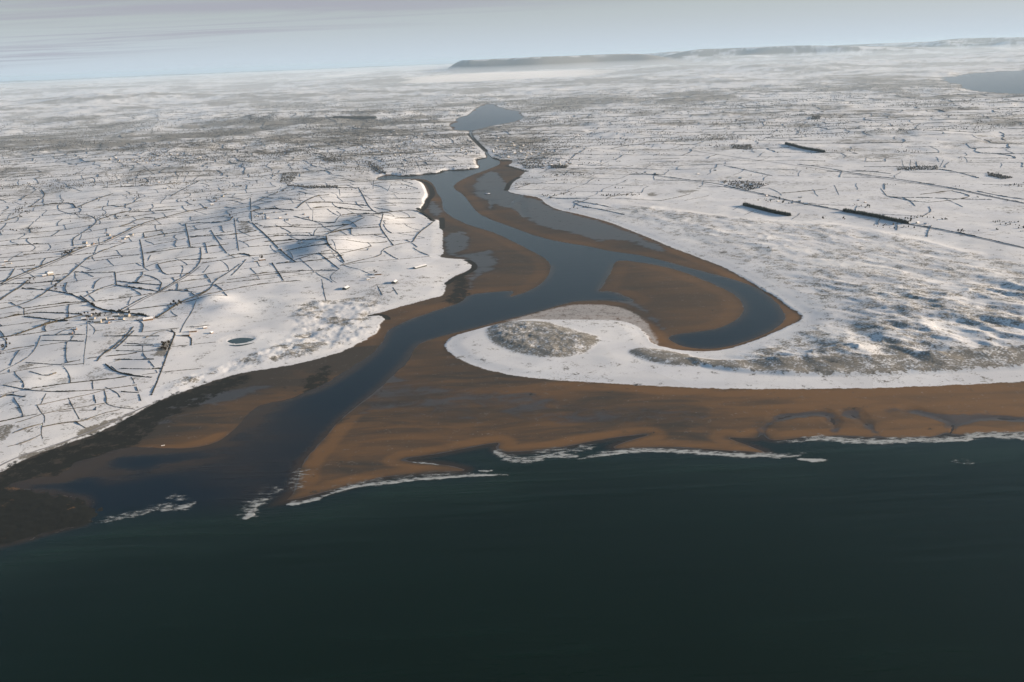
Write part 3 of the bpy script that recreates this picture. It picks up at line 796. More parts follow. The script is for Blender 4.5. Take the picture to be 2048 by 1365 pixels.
H(3.0, 2.8, C4((665, 415), (740, 385), (860, 352), (1000, 355)), C4((880, 360), (1080, 350), (1200, 340)), C4((640, 335), (760, 310), (830, 325), (900, 295), (970, 275)),
  C4((700, 190), (860, 185), (1000, 178), (1160, 165), (1250, 158), (1360, 145)), C4((1165, 250), (1270, 190), (1360, 145)),
  C4((0, 850), (200, 845), (420, 828)), C4((150, 880), (330, 890), (430, 905), (520, 930), (590, 970)), C4((155, 1015), (350, 990), (480, 975), (600, 970)),
  C4((165, 1010), (165, 1060)), C4((0, 1085), (100, 1065), (165, 1055), (250, 1042), (350, 1045), (480, 1050), (560, 1055)), C4((165, 1070), (260, 1080), (380, 1095), (460, 1102)),
  C4((580, 935), (680, 880), (780, 850)), C4((790, 855), (880, 870), (1000, 885), (1080, 900)), C4((800, 828), (900, 840), (1000, 848), (1100, 856)),
  C4((985, 785), (1050, 800), (1105, 835), (1100, 860), (1085, 895)), C4((820, 1030), (900, 985), (1000, 930), (1080, 905), (1150, 860), (1230, 810), (1300, 770), (1360, 715), (1375, 660), (1370, 600)),
  C4((1000, 640), (1100, 625), (1230, 605), (1370, 597), (1460, 590), (1560, 575)), C4((1300, 525), (1400, 522), (1500, 518), (1600, 510), (1750, 485)),
  C4((1440, 480), (1490, 560), (1550, 640)), C4((1600, 400), (1615, 520), (1630, 620)), C4((1075, 710), (1120, 785), (1200, 780), (1300, 775)),
  C4((1080, 712), (1180, 690), (1300, 682), (1375, 680), (1480, 670)), C4((1550, 660), (1650, 640), (1710, 655)), C4((1680, 680), (1640, 730), (1580, 790)),
  C4((1640, 710), (1560, 770), (1460, 830), (1440, 880), (1340, 940)), C4((1860, 705), (1900, 770), (1935, 825)),
  C4((985, 535), (1100, 510), (1270, 490)), C4((1270, 435), (1400, 430), (1560, 425), (1590, 390)), C4((330, 890), (430, 820), (520, 740), (600, 670), (690, 625), (760, 600), (860, 565)),
  C4((0, 1020), (160, 985), (270, 935), (330, 890)), C4((820, 455), (880, 440), (960, 400), (1060, 395)), C4((0, 590), (120, 580), (330, 575)), C4((160, 650), (250, 640), (400, 630), (560, 600)),
  C4((0, 740), (100, 735), (240, 720)), C4((100, 745), (60, 810), (0, 835)),
  C5((865, 365), (950, 360), (1050, 345), (1130, 345), (1180, 370), (1240, 410)), C5((400, 295), (520, 290), (650, 300), (800, 315)), C5((430, 330), (560, 320), (700, 340), (840, 350)),
  C5((20, 350), (150, 332), (300, 345)), C5((300, 385), (390, 410), (500, 430), (580, 430)), C5((580, 430), (600, 395), (625, 375), (590, 350)), C5((625, 380), (700, 370), (800, 368), (910, 372)),
  C5((90, 465), (220, 455), (320, 460), (430, 465), (560, 455), (690, 440)), C5((435, 520), (520, 515), (560, 490), (620, 460), (700, 435), (780, 395)), C5((435, 520), (440, 490), (460, 470)),
  C5((160, 520), (300, 515), (430, 520)), C5((100, 560), (300, 545), (520, 545)), C5((250, 620), (360, 600), (470, 580), (560, 578)), C5((550, 500), (640, 480), (690, 470), (800, 465), (890, 460)),
  C5((470, 635), (540, 690), (610, 745)), C5((150, 705), (190, 760), (230, 825)), C5((340, 180), (420, 190), (520, 185), (620, 195), (740, 190)), C5((610, 200), (615, 245)), C5((840, 200), (845, 140)))
H(2.1, 1.9, C4((825, 190), (825, 150)), C4((732, 195), (735, 150)), C4((925, 175), (925, 130)), C4((1025, 165), (1035, 120)), C4((1120, 160), (1135, 110)),
  C4((1205, 150), (1225, 100)), C4((1255, 150), (1285, 90)), C4((450, 180), (560, 215)), C4((980, 40), (1060, 105)), C4((795, 770), (900, 755), (980, 750)), C4((780, 768), (680, 775), (510, 765)),
  C4((640, 880), (650, 840), (700, 800), (780, 800)), C4((985, 495), (1110, 480)), C4((1550, 820), (1700, 800), (1850, 780), (2048, 765)), C4((1360, 930), (1550, 890), (1700, 862), (1850, 840), (2048, 825)),
  C4((1150, 890), (1250, 895), (1340, 905)), C4((1170, 845), (1290, 825), (1430, 808)), C4((1340, 960), (1310, 1040), (1260, 1110), (1230, 1180)), C4((1720, 350), (1820, 335), (1990, 340)),
  C4((1660, 560), (1800, 530), (1900, 520)), C4((1720, 300), (1850, 240), (1980, 190)), C4((1800, 455), (1900, 460), (2048, 450)), C4((1850, 560), (2048, 545)), C4((380, 1195), (440, 1160), (520, 1140)),
  C4((600, 680), (760, 655), (950, 650)), C4((0, 670), (150, 660), (180, 655)), C4((560, 760), (640, 800)), C4((1010, 690), (1030, 650)), C4((1390, 770), (1430, 720)), C4((1300, 480), (1440, 470)), C4((990, 735), (1080, 700)),
  C5((270, 180), (200, 220), (100, 260), (20, 290)), C5((195, 265), (290, 272), (360, 280)), C5((430, 345), (428, 420)), C5((320, 660), (440, 640), (600, 640)), C5((620, 640), (760, 610), (830, 590)),
  C5((690, 470), (690, 520), (780, 515), (920, 510)), C5((980, 585), (900, 615), (895, 655), (780, 680), (620, 720)), C5((980, 585), (1050, 570), (1110, 560)), C5((180, 710), (300, 700), (430, 690), (560, 670), (640, 650)),
  C5((0, 790), (150, 765), (300, 760), (450, 755), (600, 755)), C5((610, 745), (560, 780), (545, 810), (590, 840)), C5((490, 815), (505, 900), (520, 965)), C5((990, 400), (1130, 395)), C5((1070, 95), (1080, 0)), C5((1130, 0), (1165, 80)),
  C5((1180, 140), (1080, 140), (940, 150), (840, 165)), C5((960, 170), (940, 215)), C5((810, 270), (900, 262), (1020, 265), (1170, 268)), C5((830, 305), (980, 295), (1180, 298)), C5((870, 860), (905, 925)), C5((975, 870), (1010, 920)))
H(2.0, 1.7, L1((240, 150), (210, 230), (150, 290), (60, 335), (0, 365)), L1((245, 180), (380, 182), (490, 185)), L1((250, 150), (380, 148), (500, 145)), L1((0, 245), (120, 220), (200, 212)), L1((510, 70), (510, 150), (495, 235), (490, 320)),
  L1((150, 308), (280, 318), (400, 325), (490, 315)), L1((680, 240), (760, 240), (840, 245), (905, 240)), L1((835, 205), (835, 245)), L1((720, 210), (900, 210)), L1((670, 290), (780, 292), (900, 290)), L1((700, 345), (780, 345), (880, 348), (940, 345)),
  L1((650, 330), (700, 370), (780, 390), (880, 395)), L1((175, 360), (270, 390), (330, 370)), L1((20, 440), (160, 470), (330, 482), (480, 475), (620, 465), (800, 440)), L1((215, 560), (260, 550), (420, 515), (520, 495), (610, 470)),
  L1((610, 470), (625, 520), (620, 550), (680, 570), (790, 582)), L1((400, 515), (430, 575), (465, 640)), L1((245, 610), (340, 590), (440, 575), (540, 560), (620, 545)), L1((215, 555), (240, 600), (265, 625), (260, 660)),
  L1((250, 685), (380, 660), (480, 655), (600, 605), (700, 585)), L1((250, 660), (240, 720), (250, 755)), L1((90, 660), (150, 645), (245, 610)), L1((80, 720), (160, 690), (250, 665)), L1((45, 800), (150, 775), (240, 730)), L1((240, 550), (270, 490)),
  L1((440, 655), (500, 690)), L1((0, 515), (50, 495), (150, 510)), L1((850, 165), (960, 115), (1025, 135)), Q4((480, 500), (870, 500), (1070, 500)), Q4((560, 350), (300, 350)), Q4((310, 360), (390, 430), (360, 480)), Q4((720, 580), (1000, 590)), Q4((590, 770), (700, 745)), Q4((490, 1050), (620, 1110), (650, 1160)), Q4((660, 1100), (850, 1110)), kind='wall')
H(3.4, 2.6, L1((1025, 140), (985, 240), (950, 340), (915, 430), (885, 500)), Q4((1200, 430), (1240, 470), (1220, 510)), Q4((1300, 500), (1420, 505), (1415, 600)), Q4((790, 400), (720, 490), (620, 580), (540, 650), (450, 700), (400, 770)), Q4((800, 440), (690, 550), (590, 640)), Q4((490, 800), (600, 890), (860, 935), (990, 945)))
# east of the river
H(2.4, 2.2, C7((0, 180), (130, 205), (250, 230), (500, 290), (700, 325), (820, 350)), C7((1250, 437), (1400, 460), (1560, 490), (1750, 530), (2048, 600)), C7((755, 175), (785, 240)), C7((1070, 195), (1110, 245)), C7((1110, 247), (1350, 295), (1530, 280), (1690, 255), (1640, 230), (1560, 215)),
  C7((1190, 65), (1440, 60), (1600, 85), (1740, 125)), C7((1215, 0), (1225, 45)), C7((1275, 0), (1270, 45)), C7((1500, 0), (1475, 50)), C7((900, 72), (1000, 80), (1140, 95)), C7((500, 30), (700, 55), (900, 95), (1100, 120), (1300, 150), (1600, 200), (1800, 245), (2048, 295)), C7((0, 40), (150, 70), (330, 110)), C7((380, 230), (560, 215), (700, 200)),
  C7((1340, 237), (1450, 225), (1560, 210)), C7((1730, 215), (1900, 250), (2048, 270)), C6((880, 100), (1000, 95), (1100, 110), (1300, 140), (1500, 165), (1640, 200)), C6((500, 290), (560, 320), (700, 340), (850, 375)), C6((510, 280), (640, 300), (760, 325)))
BELTS = [(C7((140, 312), (240, 338), (340, 363), (450, 384)), 'long dark conifer belt nearest the river on the snowy plain', 12, 13),
    (C7((820, 352), (980, 379), (1120, 409), (1250, 436)), 'long dark conifer belt beside the straight road at the right', 11, 12),
    (C3((655, 845), (760, 873), (880, 893)), 'dark conifer belt furthest back on the right hand plain', 13, 15),
    (Q2((1075, 345), (1240, 348), (1405, 350)), 'straight edged dark conifer plantation below the left hand hill', 60, 22)]
LAND_MARKS = [('the oval pond', (483, 685)), ('the shore hamlet', (235, 635)), ('the point barns', (800, 555)), ('the left copse', (40, 425)),
    ('the lane farm', (523, 519)), ('the river creek', (770, 356)), ('the weedy shore', (150, 860)), ('the lit hill', (700, 460)), ('the conifer belts', (1650, 430)), ('the road fork', (330, 500))]
lmx = np.array([p for _, p in LAND_MARKS], float)
ORD = ['nearest', 'second nearest', 'third nearest', 'fourth nearest', 'fifth nearest', 'sixth nearest', 'seventh nearest', 'eighth nearest', 'ninth nearest', 'tenth nearest']
for k, w_ in enumerate('eleventh twelfth thirteenth fourteenth fifteenth sixteenth seventeenth eighteenth nineteenth twentieth'.split()): ORD.append(w_ + ' nearest')
for t_ in ('twenty', 'thirty', 'forty', 'fifty'):
    for w_ in 'first second third fourth fifth sixth seventh eighth ninth'.split(): ORD.append(t_ + '-' + w_ + ' nearest')


def ranks(mid):                                        # for each point the nearest landmark and its rank there
    D = np.hypot(mid[:, None, 0] - lmx[None, :, 0], mid[:, None, 1] - lmx[None, :, 1])
    own = D.argmin(1)
    out = [None] * len(mid)
    for l in range(len(lmx)):
        ids = np.where(own == l)[0]
        for r_, i in enumerate(ids[np.argsort(D[ids, l])]): out[i] = (LAND_MARKS[l][0], ORD[r_])
    return out


mids = np.array([np.mean(np.asarray(l, float), 0) for l, *_ in HED])
walls = np.array([k == 'wall' for *_, k in HED])
names = [None] * len(HED)
for sel in (walls, ~walls):
    ids = np.where(sel)[0]
    for i, r_ in zip(ids, ranks(mids[ids])): names[i] = r_
hed_xy = []
for i, (l, w, h, kind) in enumerate(HED):
    g = onto(chaikin(l, False, 1))
    dmean = float(np.hypot(g[:, 0], g[:, 1]).mean())
    pxl = np.asarray(l, float); cross = abs(pxl[-1][0] - pxl[0][0]) / (abs(pxl[-1][0] - pxl[0][0]) + 2.0 * abs(pxl[-1][1] - pxl[0][1]) + 1e-6)
    V, F, L = ribbon(g, w * (0.6 + 0.25 * cross), h * (0.26 + 0.84 * cross), 2.2 if dmean < 2600 else 3.2, ragged=0.5 if kind == 'hedge' else 0.3)
    hed_xy.append(g)
    px = np.asarray(l, float); dx, dy = np.abs(px[-1] - px[0])
    way = 'lying crosswise' if dx > 2.5 * dy else ('pointing uphill' if dy > dx else 'slanting')
    size = 'long' if L > 320 else ('short' if L < 110 else 'medium length')
    nm = 'hedgerow' if kind == 'hedge' else 'field_wall'
    word = 'dark hedgerow' if kind == 'hedge' else 'thin dark field wall'
    mark, rk = names[i]
    o = obj(nm, mesh_np(nm, V, F, M_HEDGE if kind == 'hedge' else M_WALL, False))
    tag(o, f'{size} {word} {way}, {rk} to {mark}', 'hedge' if kind == 'hedge' else 'wall', 'hedgerows between the snowy fields' if kind == 'hedge' else 'field walls above the shore', 'thing')


# ------------------------------------------------------------------ trees
def spray(n, rad, cz, hz, size, seed, squash=1.0):
    """many small twig clumps spread through a crown"""
    r = np.random.default_rng(seed)
    d = r.normal(size=(n, 3)); d /= np.linalg.norm(d, axis=1)[:, None]
    rr = (0.45 + 0.55 * r.random(n) ** 0.5) * (0.7 + 0.5 * r.random(n))
    c = d * rr[:, None] * np.array([rad, rad, hz]) + np.array([0, 0, cz])
    V = (c[:, None, :] + r.normal(size=(n, 4, 3)) * size * np.array([1, 1, squash])).reshape(-1, 3)
    i = np.arange(n)[:, None] * 4
    F = np.concatenate([i + np.array([[0, 1, 2]]), i + np.array([[0, 2, 3]]), i + np.array([[0, 3, 1]])])
    return V, F


def cone_bar(p0, p1, r0, r1, k=5):
    p0, p1 = np.asarray(p0, float), np.asarray(p1, float)
    d = p1 - p0; d /= np.linalg.norm(d)
    a = np.cross(d, (0.3, 0.8, 0.52)); a /= np.linalg.norm(a); b_ = np.cross(d, a)
    t = np.arange(k) / k * 2 * math.pi
    o = np.cos(t)[:, None] * a + np.sin(t)[:, None] * b_
    V = np.concatenate([p0 + o * r0, p1 + o * r1])
    F = [(j, (j + 1) % k, k + (j + 1) % k, k + j) for j in range(k)]
    return V, np.array(F)


def join(parts):
    V, F, off = [], [], 0
    for v, f in parts:
        V.append(v); F.append(np.asarray(f) + off); off += len(v)
    return np.concatenate(V), np.concatenate(F)


def tree_kind(k):
    r = np.random.default_rng(100 + k)
    hgt = (8.5, 7.0, 10.0)[k]
    bars = [cone_bar((0, 0, -0.6), (0.1, 0.1, hgt * 0.55), 0.38, 0.2)]
    for q in range(4):
        a = q * 1.6 + r.random()
        bars.append(cone_bar((0, 0, hgt * (0.3 + 0.06 * q)), (math.cos(a) * hgt * 0.28, math.sin(a) * hgt * 0.28, hgt * (0.7 + 0.05 * q)), 0.18, 0.05, 4))
    tv, tf = join(bars)
    cv_, cf_ = spray(150, hgt * 0.36, hgt * 0.6, hgt * 0.40, hgt * 0.075, 200 + k)
    return mesh_np('trunk', tv, tf, M_BARK), mesh_np('crown', cv_, cf_, M_TWIG, False)


KINDS = [tree_kind(k) for k in range(3)]


def plant(xyz, k, s, label, group):
    o = bpy.data.objects.new('bare_tree', None); COL.objects.link(o)
    o.location = xyz; o.rotation_euler = (0, 0, random.random() * 6.28); o.scale = (s, s, s * random.uniform(0.85, 1.15))
    for nm, me_ in zip(('trunk', 'crown'), KINDS[k]):
        c_ = bpy.data.objects.new(nm, me_); COL.objects.link(c_); c_.parent = o
    tag(o, label, 'tree', group)


COPSES = [((40, 424), 14, 15, 34, 'bare tree in the big dark copse at the left edge'), ((152, 432), 16, 9, 10, 'bare tree in the thicket where two left hedges meet'), ((132, 508), 10, 7, 14, 'bare tree in the roadside thicket below the left road'),
    ((190, 630), 26, 9, 24, 'bare tree among the houses of the shore hamlet'), ((292, 639), 9, 5, 7, 'bare tree by the brown barn at the hamlet end'), ((188, 612), 6, 5, 5, 'bare tree where the hedge drops to the hamlet'), ((243, 624), 10, 4, 7, 'bare tree on the lane leaving the hamlet'),
    ((331, 694), 9, 14, 16, 'bare bushy tree in the thicket beside the walled fields'), ((352, 607), 10, 8, 9, 'bare tree in the bushy hedge above the hamlet'), ((432, 398), 20, 7, 16, 'bare tree in the grove by the upper left road'), ((476, 373), 14, 5, 12, 'bare tree in the dark spinney over the left road'),
    ((467, 437), 8, 8, 8, 'bare tree beside the rough square field'), ((598, 394), 12, 7, 10, 'bare tree on the hedge across the lit hill'), ((523, 520), 10, 4, 7, 'bare tree sheltering the farm with the long lane'), ((750, 549), 9, 3, 5, 'bare tree around the low farm near the point'),
    ((520, 434), 10, 5, 7, 'bare tree near the upland cottages'), ((8, 690), 14, 10, 10, 'bare tree in the thicket at the far left edge'), ((60, 560), 12, 8, 8, 'bare tree on the left road below the copse'), ((270, 393), 12, 5, 8, 'bare tree in the middle of the left hedges'), ((115, 575), 14, 6, 8, 'bare tree on the dark slanting hedge at left'),
    ((1500, 378), 22, 5, 12, 'bare tree in the clump above the nearest conifer belt'), ((1545, 402), 30, 7, 20, 'bare tree among the huts behind the conifer belt'), ((1730, 412), 24, 5, 12, 'bare tree at the back of the long roadside belt'), ((1822, 443), 5, 3, 4, 'bare tree at the right end of the roadside belt'),
    ((1645, 437), 4, 2, 3, 'lone bush left of the pair on the snowy plain'), ((1687, 437), 4, 2, 3, 'lone bush right of the pair on the snowy plain'), ((1925, 462), 16, 3, 6, 'bare tree by the straight road near the right edge')]
for (cx, cy), sx, sy, n, lab in COPSES:
    q = np.column_stack([cx + rng.normal(size=n) * sx * 0.55, cy + rng.normal(size=n) * sy * 0.55])
    for g in onto(q): plant(g, random.randrange(3), random.uniform(0.40, 0.85), lab, lab.replace('bare tree', 'trees').replace('bare bushy tree', 'trees').replace('lone bush', 'bushes'))

# conifer belts: each a thing with its own ragged rows of firs
for pl, lab, wd, hg in BELTS:
    g = onto(chaikin(pl, False, 1))
    p, L = resample(g, 4.5)
    rt = bpy.data.objects.new('conifer_belt', None); COL.objects.link(rt)
    rt.location = (p[0][0], p[0][1], float(samp(HT, p[0][0], p[0][1])))
    base = np.array(rt.location)
    tan = (p[-1] - p[0]) / np.linalg.norm(p[-1] - p[0]); nor = np.array([-tan[1], tan[0]])
    rows = np.arange(-wd / 2, wd / 2 + 0.1, 4.5 if wd < 30 else 9.0)
    tr, cr_ = [], []
    for off in rows:
        for q in p:
            x, y = q + nor * (off + random.uniform(-1, 1)) + tan * random.uniform(-1.5, 1.5)
            z = float(samp(HT, x, y)); hh = hg * random.uniform(0.8, 1.1); rr = random.uniform(2.4, 3.3) * (1.6 if wd > 30 else 1)
            tr.append(cone_bar((x, y, z - 0.5), (x, y, z + hh * 0.5), 0.3, 0.2, 3))
            k = 7
            lv = []
            for e, (zz, ra) in enumerate(((0.06, 0.9), (0.30, 1.0), (0.34, 0.72), (0.62, 0.78), (0.66, 0.45), (1.0, 0.06))):
                t_ = np.arange(k) / k * 6.283 + e
                ra_ = rr * ra * (0.75 + 0.5 * rng.random(k))
                lv.append(np.column_stack([x + np.cos(t_) * ra_, y + np.sin(t_) * ra_, np.full(k, z + hh * zz) + (rng.random(k) - 0.5) * 0.8]))
            cf_ = [(e * k + j, e * k + (j + 1) % k, (e + 1) * k + (j + 1) % k, (e + 1) * k + j) for e in range(5) for j in range(k)]
            cr_.append((np.concatenate(lv), np.array(cf_)))
    for nm, parts, mt in (('trunk', tr, M_BARK), ('crown', cr_, M_CONIFER)):
        v, f = join(parts)
        c_ = obj(nm, mesh_np(nm, v - base, f, mt, False), rt); c_['kind'] = 'stuff'
    tag(rt, lab, 'trees', 'conifer belts')

# ------------------------------------------------------------------ buildings
M_ROOF = simple('snowy_roof', (0.74, 0.76, 0.80), 0.9, 0.06)
M_PLASTER = simple('pale_render', (0.38, 0.34, 0.28), 0.9, 0.15)
M_STONE = simple('brown_stone', (0.20, 0.13, 0.08), 0.9, 0.2)
M_TIN = simple('dark_shed_side', (0.05, 0.06, 0.06), 0.7, 0.2)
M_PANE = simple('dark_pane', (0.02, 0.025, 0.03), 0.2, 0.1)


def box(x0, x1, y0, y1, z0, z1):
    v = np.array([(x, y, z) for z in (z0, z1) for y in (y0, y1) for x in (x0, x1)], float)
    f = np.array([(0, 2, 3, 1), (4, 5, 7, 6), (0, 1, 5, 4), (2, 6, 7, 3), (0, 4, 6, 2), (1, 3, 7, 5)])
    return v, f


def house_kind(L, Wd, hw, hr, wall, chim=True, win=4):
    a, c = L / 2, Wd / 2
    wv = np.array([(-a, -c, -0.8), (a, -c, -0.8), (a, c, -0.8), (-a, c, -0.8), (-a, -c, hw), (a, -c, hw), (a, c, hw), (-a, c, hw), (-a, 0, hr - 0.25), (a, 0, hr - 0.25)])
    me_w = bpy.data.meshes.new('wall'); me_w.from_pydata(wv.tolist(), [], [(0, 1, 5, 4), (2, 3, 7, 6), (1, 2, 6, 9, 5), (3, 0, 4, 8, 7)]); me_w.materials.append(wall)
    e, t_ = 0.4, 0.3
    zz = hw - e * (hr - hw) / c
    up = [(-a - e, -c - e, zz), (a + e, -c - e, zz), (a + e, 0, hr), (-a - e, 0, hr), (a + e, c + e, zz), (-a - e, c + e, zz)]
    rv = up + [(x, y, z + t_) for x, y, z in up]
    me_r = bpy.data.meshes.new('roof')
    me_r.from_pydata(rv, [], [(6, 7, 8, 9), (9, 8, 10, 11), (0, 3, 2, 1), (3, 5, 4, 2), (0, 1, 7, 6), (4, 5, 11, 10), (1, 2, 8, 7), (2, 4, 10, 8), (3, 0, 6, 9), (5, 3, 9, 11)])
    me_r.materials.append(M_ROOF)
    out = [('wall', me_w, None), ('roof', me_r, None)]
    if chim:
        v, f = box(a - 1.3, a - 0.5, -0.45, 0.45, hr - 0.4, hr + 1.2)
        out.append(('chimney', mesh_np('chimney', v, f, M_STONE, False), 'roof'))
    v, f = box(-0.55, 0.55, -c - 0.06, -c + 0.05, -0.1, 2.0)
    out.append(('door', mesh_np('door', v, f, M_TIN, False), None))
    for k in range(win):
        x = -a + (k + 0.5) * L / win
        if abs(x) < 1.2: x += 1.6
        v, f = box(x - 0.5, x + 0.5, -c - 0.05, -c + 0.05, 1.0, 2.2)
        out.append(('window', mesh_np('window', v, f, M_PANE, False), None))
    return out


HK = {'cottage': house_kind(13, 7, 2.9, 5.6, M_PLASTER), 'farmhouse': house_kind(15, 8, 5.0, 8.2, M_PLASTER, True, 4), 'barn': house_kind(24, 13, 4.5, 7.5, M_TIN, False, 0),
    'stone_barn': house_kind(20, 9, 4.0, 7.0, M_STONE, False, 2), 'long_shed': house_kind(46, 10, 3.2, 5.2, M_TIN, False, 0), 'terraced_house': house_kind(11, 8, 5.4, 8.4, M_PLASTER, True, 0), 'small_house': house_kind(10, 7, 3.0, 5.8, M_STONE, True, 0)}


def build(kind, xyz, rot, label, cat, group=None, s=1.0):
    o = bpy.data.objects.new(kind, None); COL.objects.link(o)
    o.location = xyz; o.rotation_euler = (0, 0, rot); o.scale = (s, s, s)
    got = {}
    for nm, me_, par in HK[kind]:
        c_ = bpy.data.objects.new(nm, me_); COL.objects.link(c_); c_.parent = got.get(par, o)
        got.setdefault(nm, c_)
    tag(o, label, cat, group)
    return o


for px, kind, rot, s, lab in (((840, 535), 'long_shed', 0.9, 1.0, 'long low white roofed shed on the sandy point'), ((789, 566), 'barn', 1.35, 0.85, 'square white barn nearest the river point'), ((692, 578), 'barn', 1.25, 0.85, 'square white barn in the open snow above the rough shore'),
        ((745, 556), 'cottage', 0.25, 0.9, 'low cottage of the small farm between the two white barns'), ((756, 550), 'stone_barn', 0.2, 0.9, 'dark sided shed at the back of the small farm'), ((736, 560), 'cottage', 0.5, 0.7, 'snowy outbuilding at the left end of the small farm'),
        ((524, 521), 'stone_barn', 0.4, 0.9, 'brown stone barn of the farm at the end of the lane'), ((512, 524), 'farmhouse', 0.2, 0.8, 'farmhouse left of the brown stone barn'), ((575, 524), 'cottage', 0.2, 0.8, 'lone cottage right of the farm with the long lane'),
        ((296, 641), 'stone_barn', 0.5, 1.1, 'orange brown barn at the right end of the hamlet'), ((305, 637), 'small_house', 0.2, 1.0, 'small brown house behind the orange barn'), ((398, 653), 'long_shed', 0.35, 0.45, 'dark yard shed at the top of the farmyard by the pond'),
        ((386, 664), 'stone_barn', 0.3, 0.8, 'stone barn in the walled farmyard left of the pond'), ((372, 672), 'stone_barn', 0.1, 0.8, 'lowest barn of the walled farmyard left of the pond'), ((410, 657), 'small_house', 0.6, 0.8, 'small shed at the right end of the farmyard'), ((423, 667), 'small_house', 1.2, 0.7, 'little outhouse nearest the pond')):
    build(kind, onto([px])[0], rot, lab, 'building' if 'house' not in lab and 'cottage' not in lab else 'house', None, s)
SPOTS = [(185, 640), (196, 646), (206, 641), (215, 647), (224, 640), (178, 633), (232, 634), (168, 640), (243, 640), (255, 633), (217, 472), (211, 467), (223, 477), (255, 475), (247, 479), (263, 471), (240, 483), (170, 488), (177, 493), (186, 489), (160, 495), (95, 547), (89, 553), (101, 550), (12, 524), (19, 528), (7, 531),
    (430, 404), (437, 399), (445, 394), (424, 410), (452, 389), (503, 423), (513, 433), (524, 428), (536, 437), (549, 426), (607, 430), (616, 436), (300, 372), (318, 366), (333, 378), (268, 399), (195, 398), (560, 437), (572, 430), (575, 441), (560, 500), (600, 487), (150, 660), (142, 668),
    (1542, 400), (1556, 404), (1570, 399), (1584, 407), (1599, 404), (1612, 410), (1533, 393), (1600, 396), (1502, 372), (1516, 377), (1530, 371), (1716, 402), (1730, 406), (1835, 447), (1850, 449), (1480, 358), (1430, 342), (1396, 349), (1310, 349), (1290, 346)]
sp_ = np.array(SPOTS, float)
gs = onto(sp_)
for (mark, rk), g in zip(ranks(sp_), gs):
    k = random.choice(['cottage', 'farmhouse', 'small_house'])
    w_ = 'brown stone' if k == 'small_house' else ('tall pale' if k == 'farmhouse' else 'low pale')
    build(k, g, random.uniform(-0.5, 0.7), f'{w_} snow roofed house, {rk} house to {mark}', 'house', 'scattered country houses', random.uniform(0.8, 1.05))


def in_px(poly, n):
    poly = np.asarray(poly, float); lo, hi = poly.min(0), poly.max(0)
    out = []
    while len(out) < n:
        q = lo + rng.random(2) * (hi - lo)
        x1, y1 = poly[:, 0], poly[:, 1]; x2, y2 = np.roll(x1, -1), np.roll(y1, -1)
        c_ = ((y1 > q[1]) != (y2 > q[1])) & (q[0] < (x2 - x1) * (q[1] - y1) / (y2 - y1 + 1e-9) + x1)
        if c_.sum() % 2: out.append(q)
    return np.array(out)


TOWNS = [([(690, 276), (800, 262), (900, 270), (958, 296), (950, 312), (900, 305), (820, 314), (740, 326), (690, 310)], 95, 'far town on the left of the river narrows'),
    ([(985, 268), (1050, 285), (1130, 312), (1150, 338), (1060, 340), (1034, 322), (985, 305)], 90, 'far town on the right of the river narrows'),
    ([(210, 318), (300, 305), (420, 312), (430, 322), (300, 328), (225, 322)], 30, 'wooded village across the upper left fields')]
town_xy = []
for poly, n, where in TOWNS:
    q = onto(in_px(poly, n)); town_xy.append(q)
    for g in q:
        if samp(SD_LAND, g[0], g[1]) < 15: continue
        k = random.choice(['terraced_house', 'terraced_house', 'small_house'])
        build(k, g, random.choice([0.2, 1.7]) + random.uniform(-0.3, 0.3), ('pale snow roofed house in the ' if k == 'terraced_house' else 'brown snow roofed house in the ') + where, 'house', 'houses of the ' + where, random.uniform(0.9, 1.4))

# ------------------------------------------------------------------ far hedges and woods that read as one mass
def ok_far(x, y):
    s = samp(SD_LAND, x, y)
    return (s > 30) & (samp(m_dune, x, y) < -20) & ~((np.hypot(x, y) < 2500) & (samp(SD_E, x, y) > -300))


traced = ground0([(-700, 700), (-60, 560), (230, 480), (420, 420), (500, 345), (760, 350), (880, 350), (960, 480), (960, 560), (700, 740), (-700, 1200)])
T_IN = inside(traced)
HED_D = dist_to([g_[:, :2] for g_ in hed_xy], 40.0)
OPEN_IN = inside(ground0([(330, 790), (380, 640), (470, 570), (640, 560), (800, 540), (960, 500), (960, 600), (760, 700), (560, 760)]))


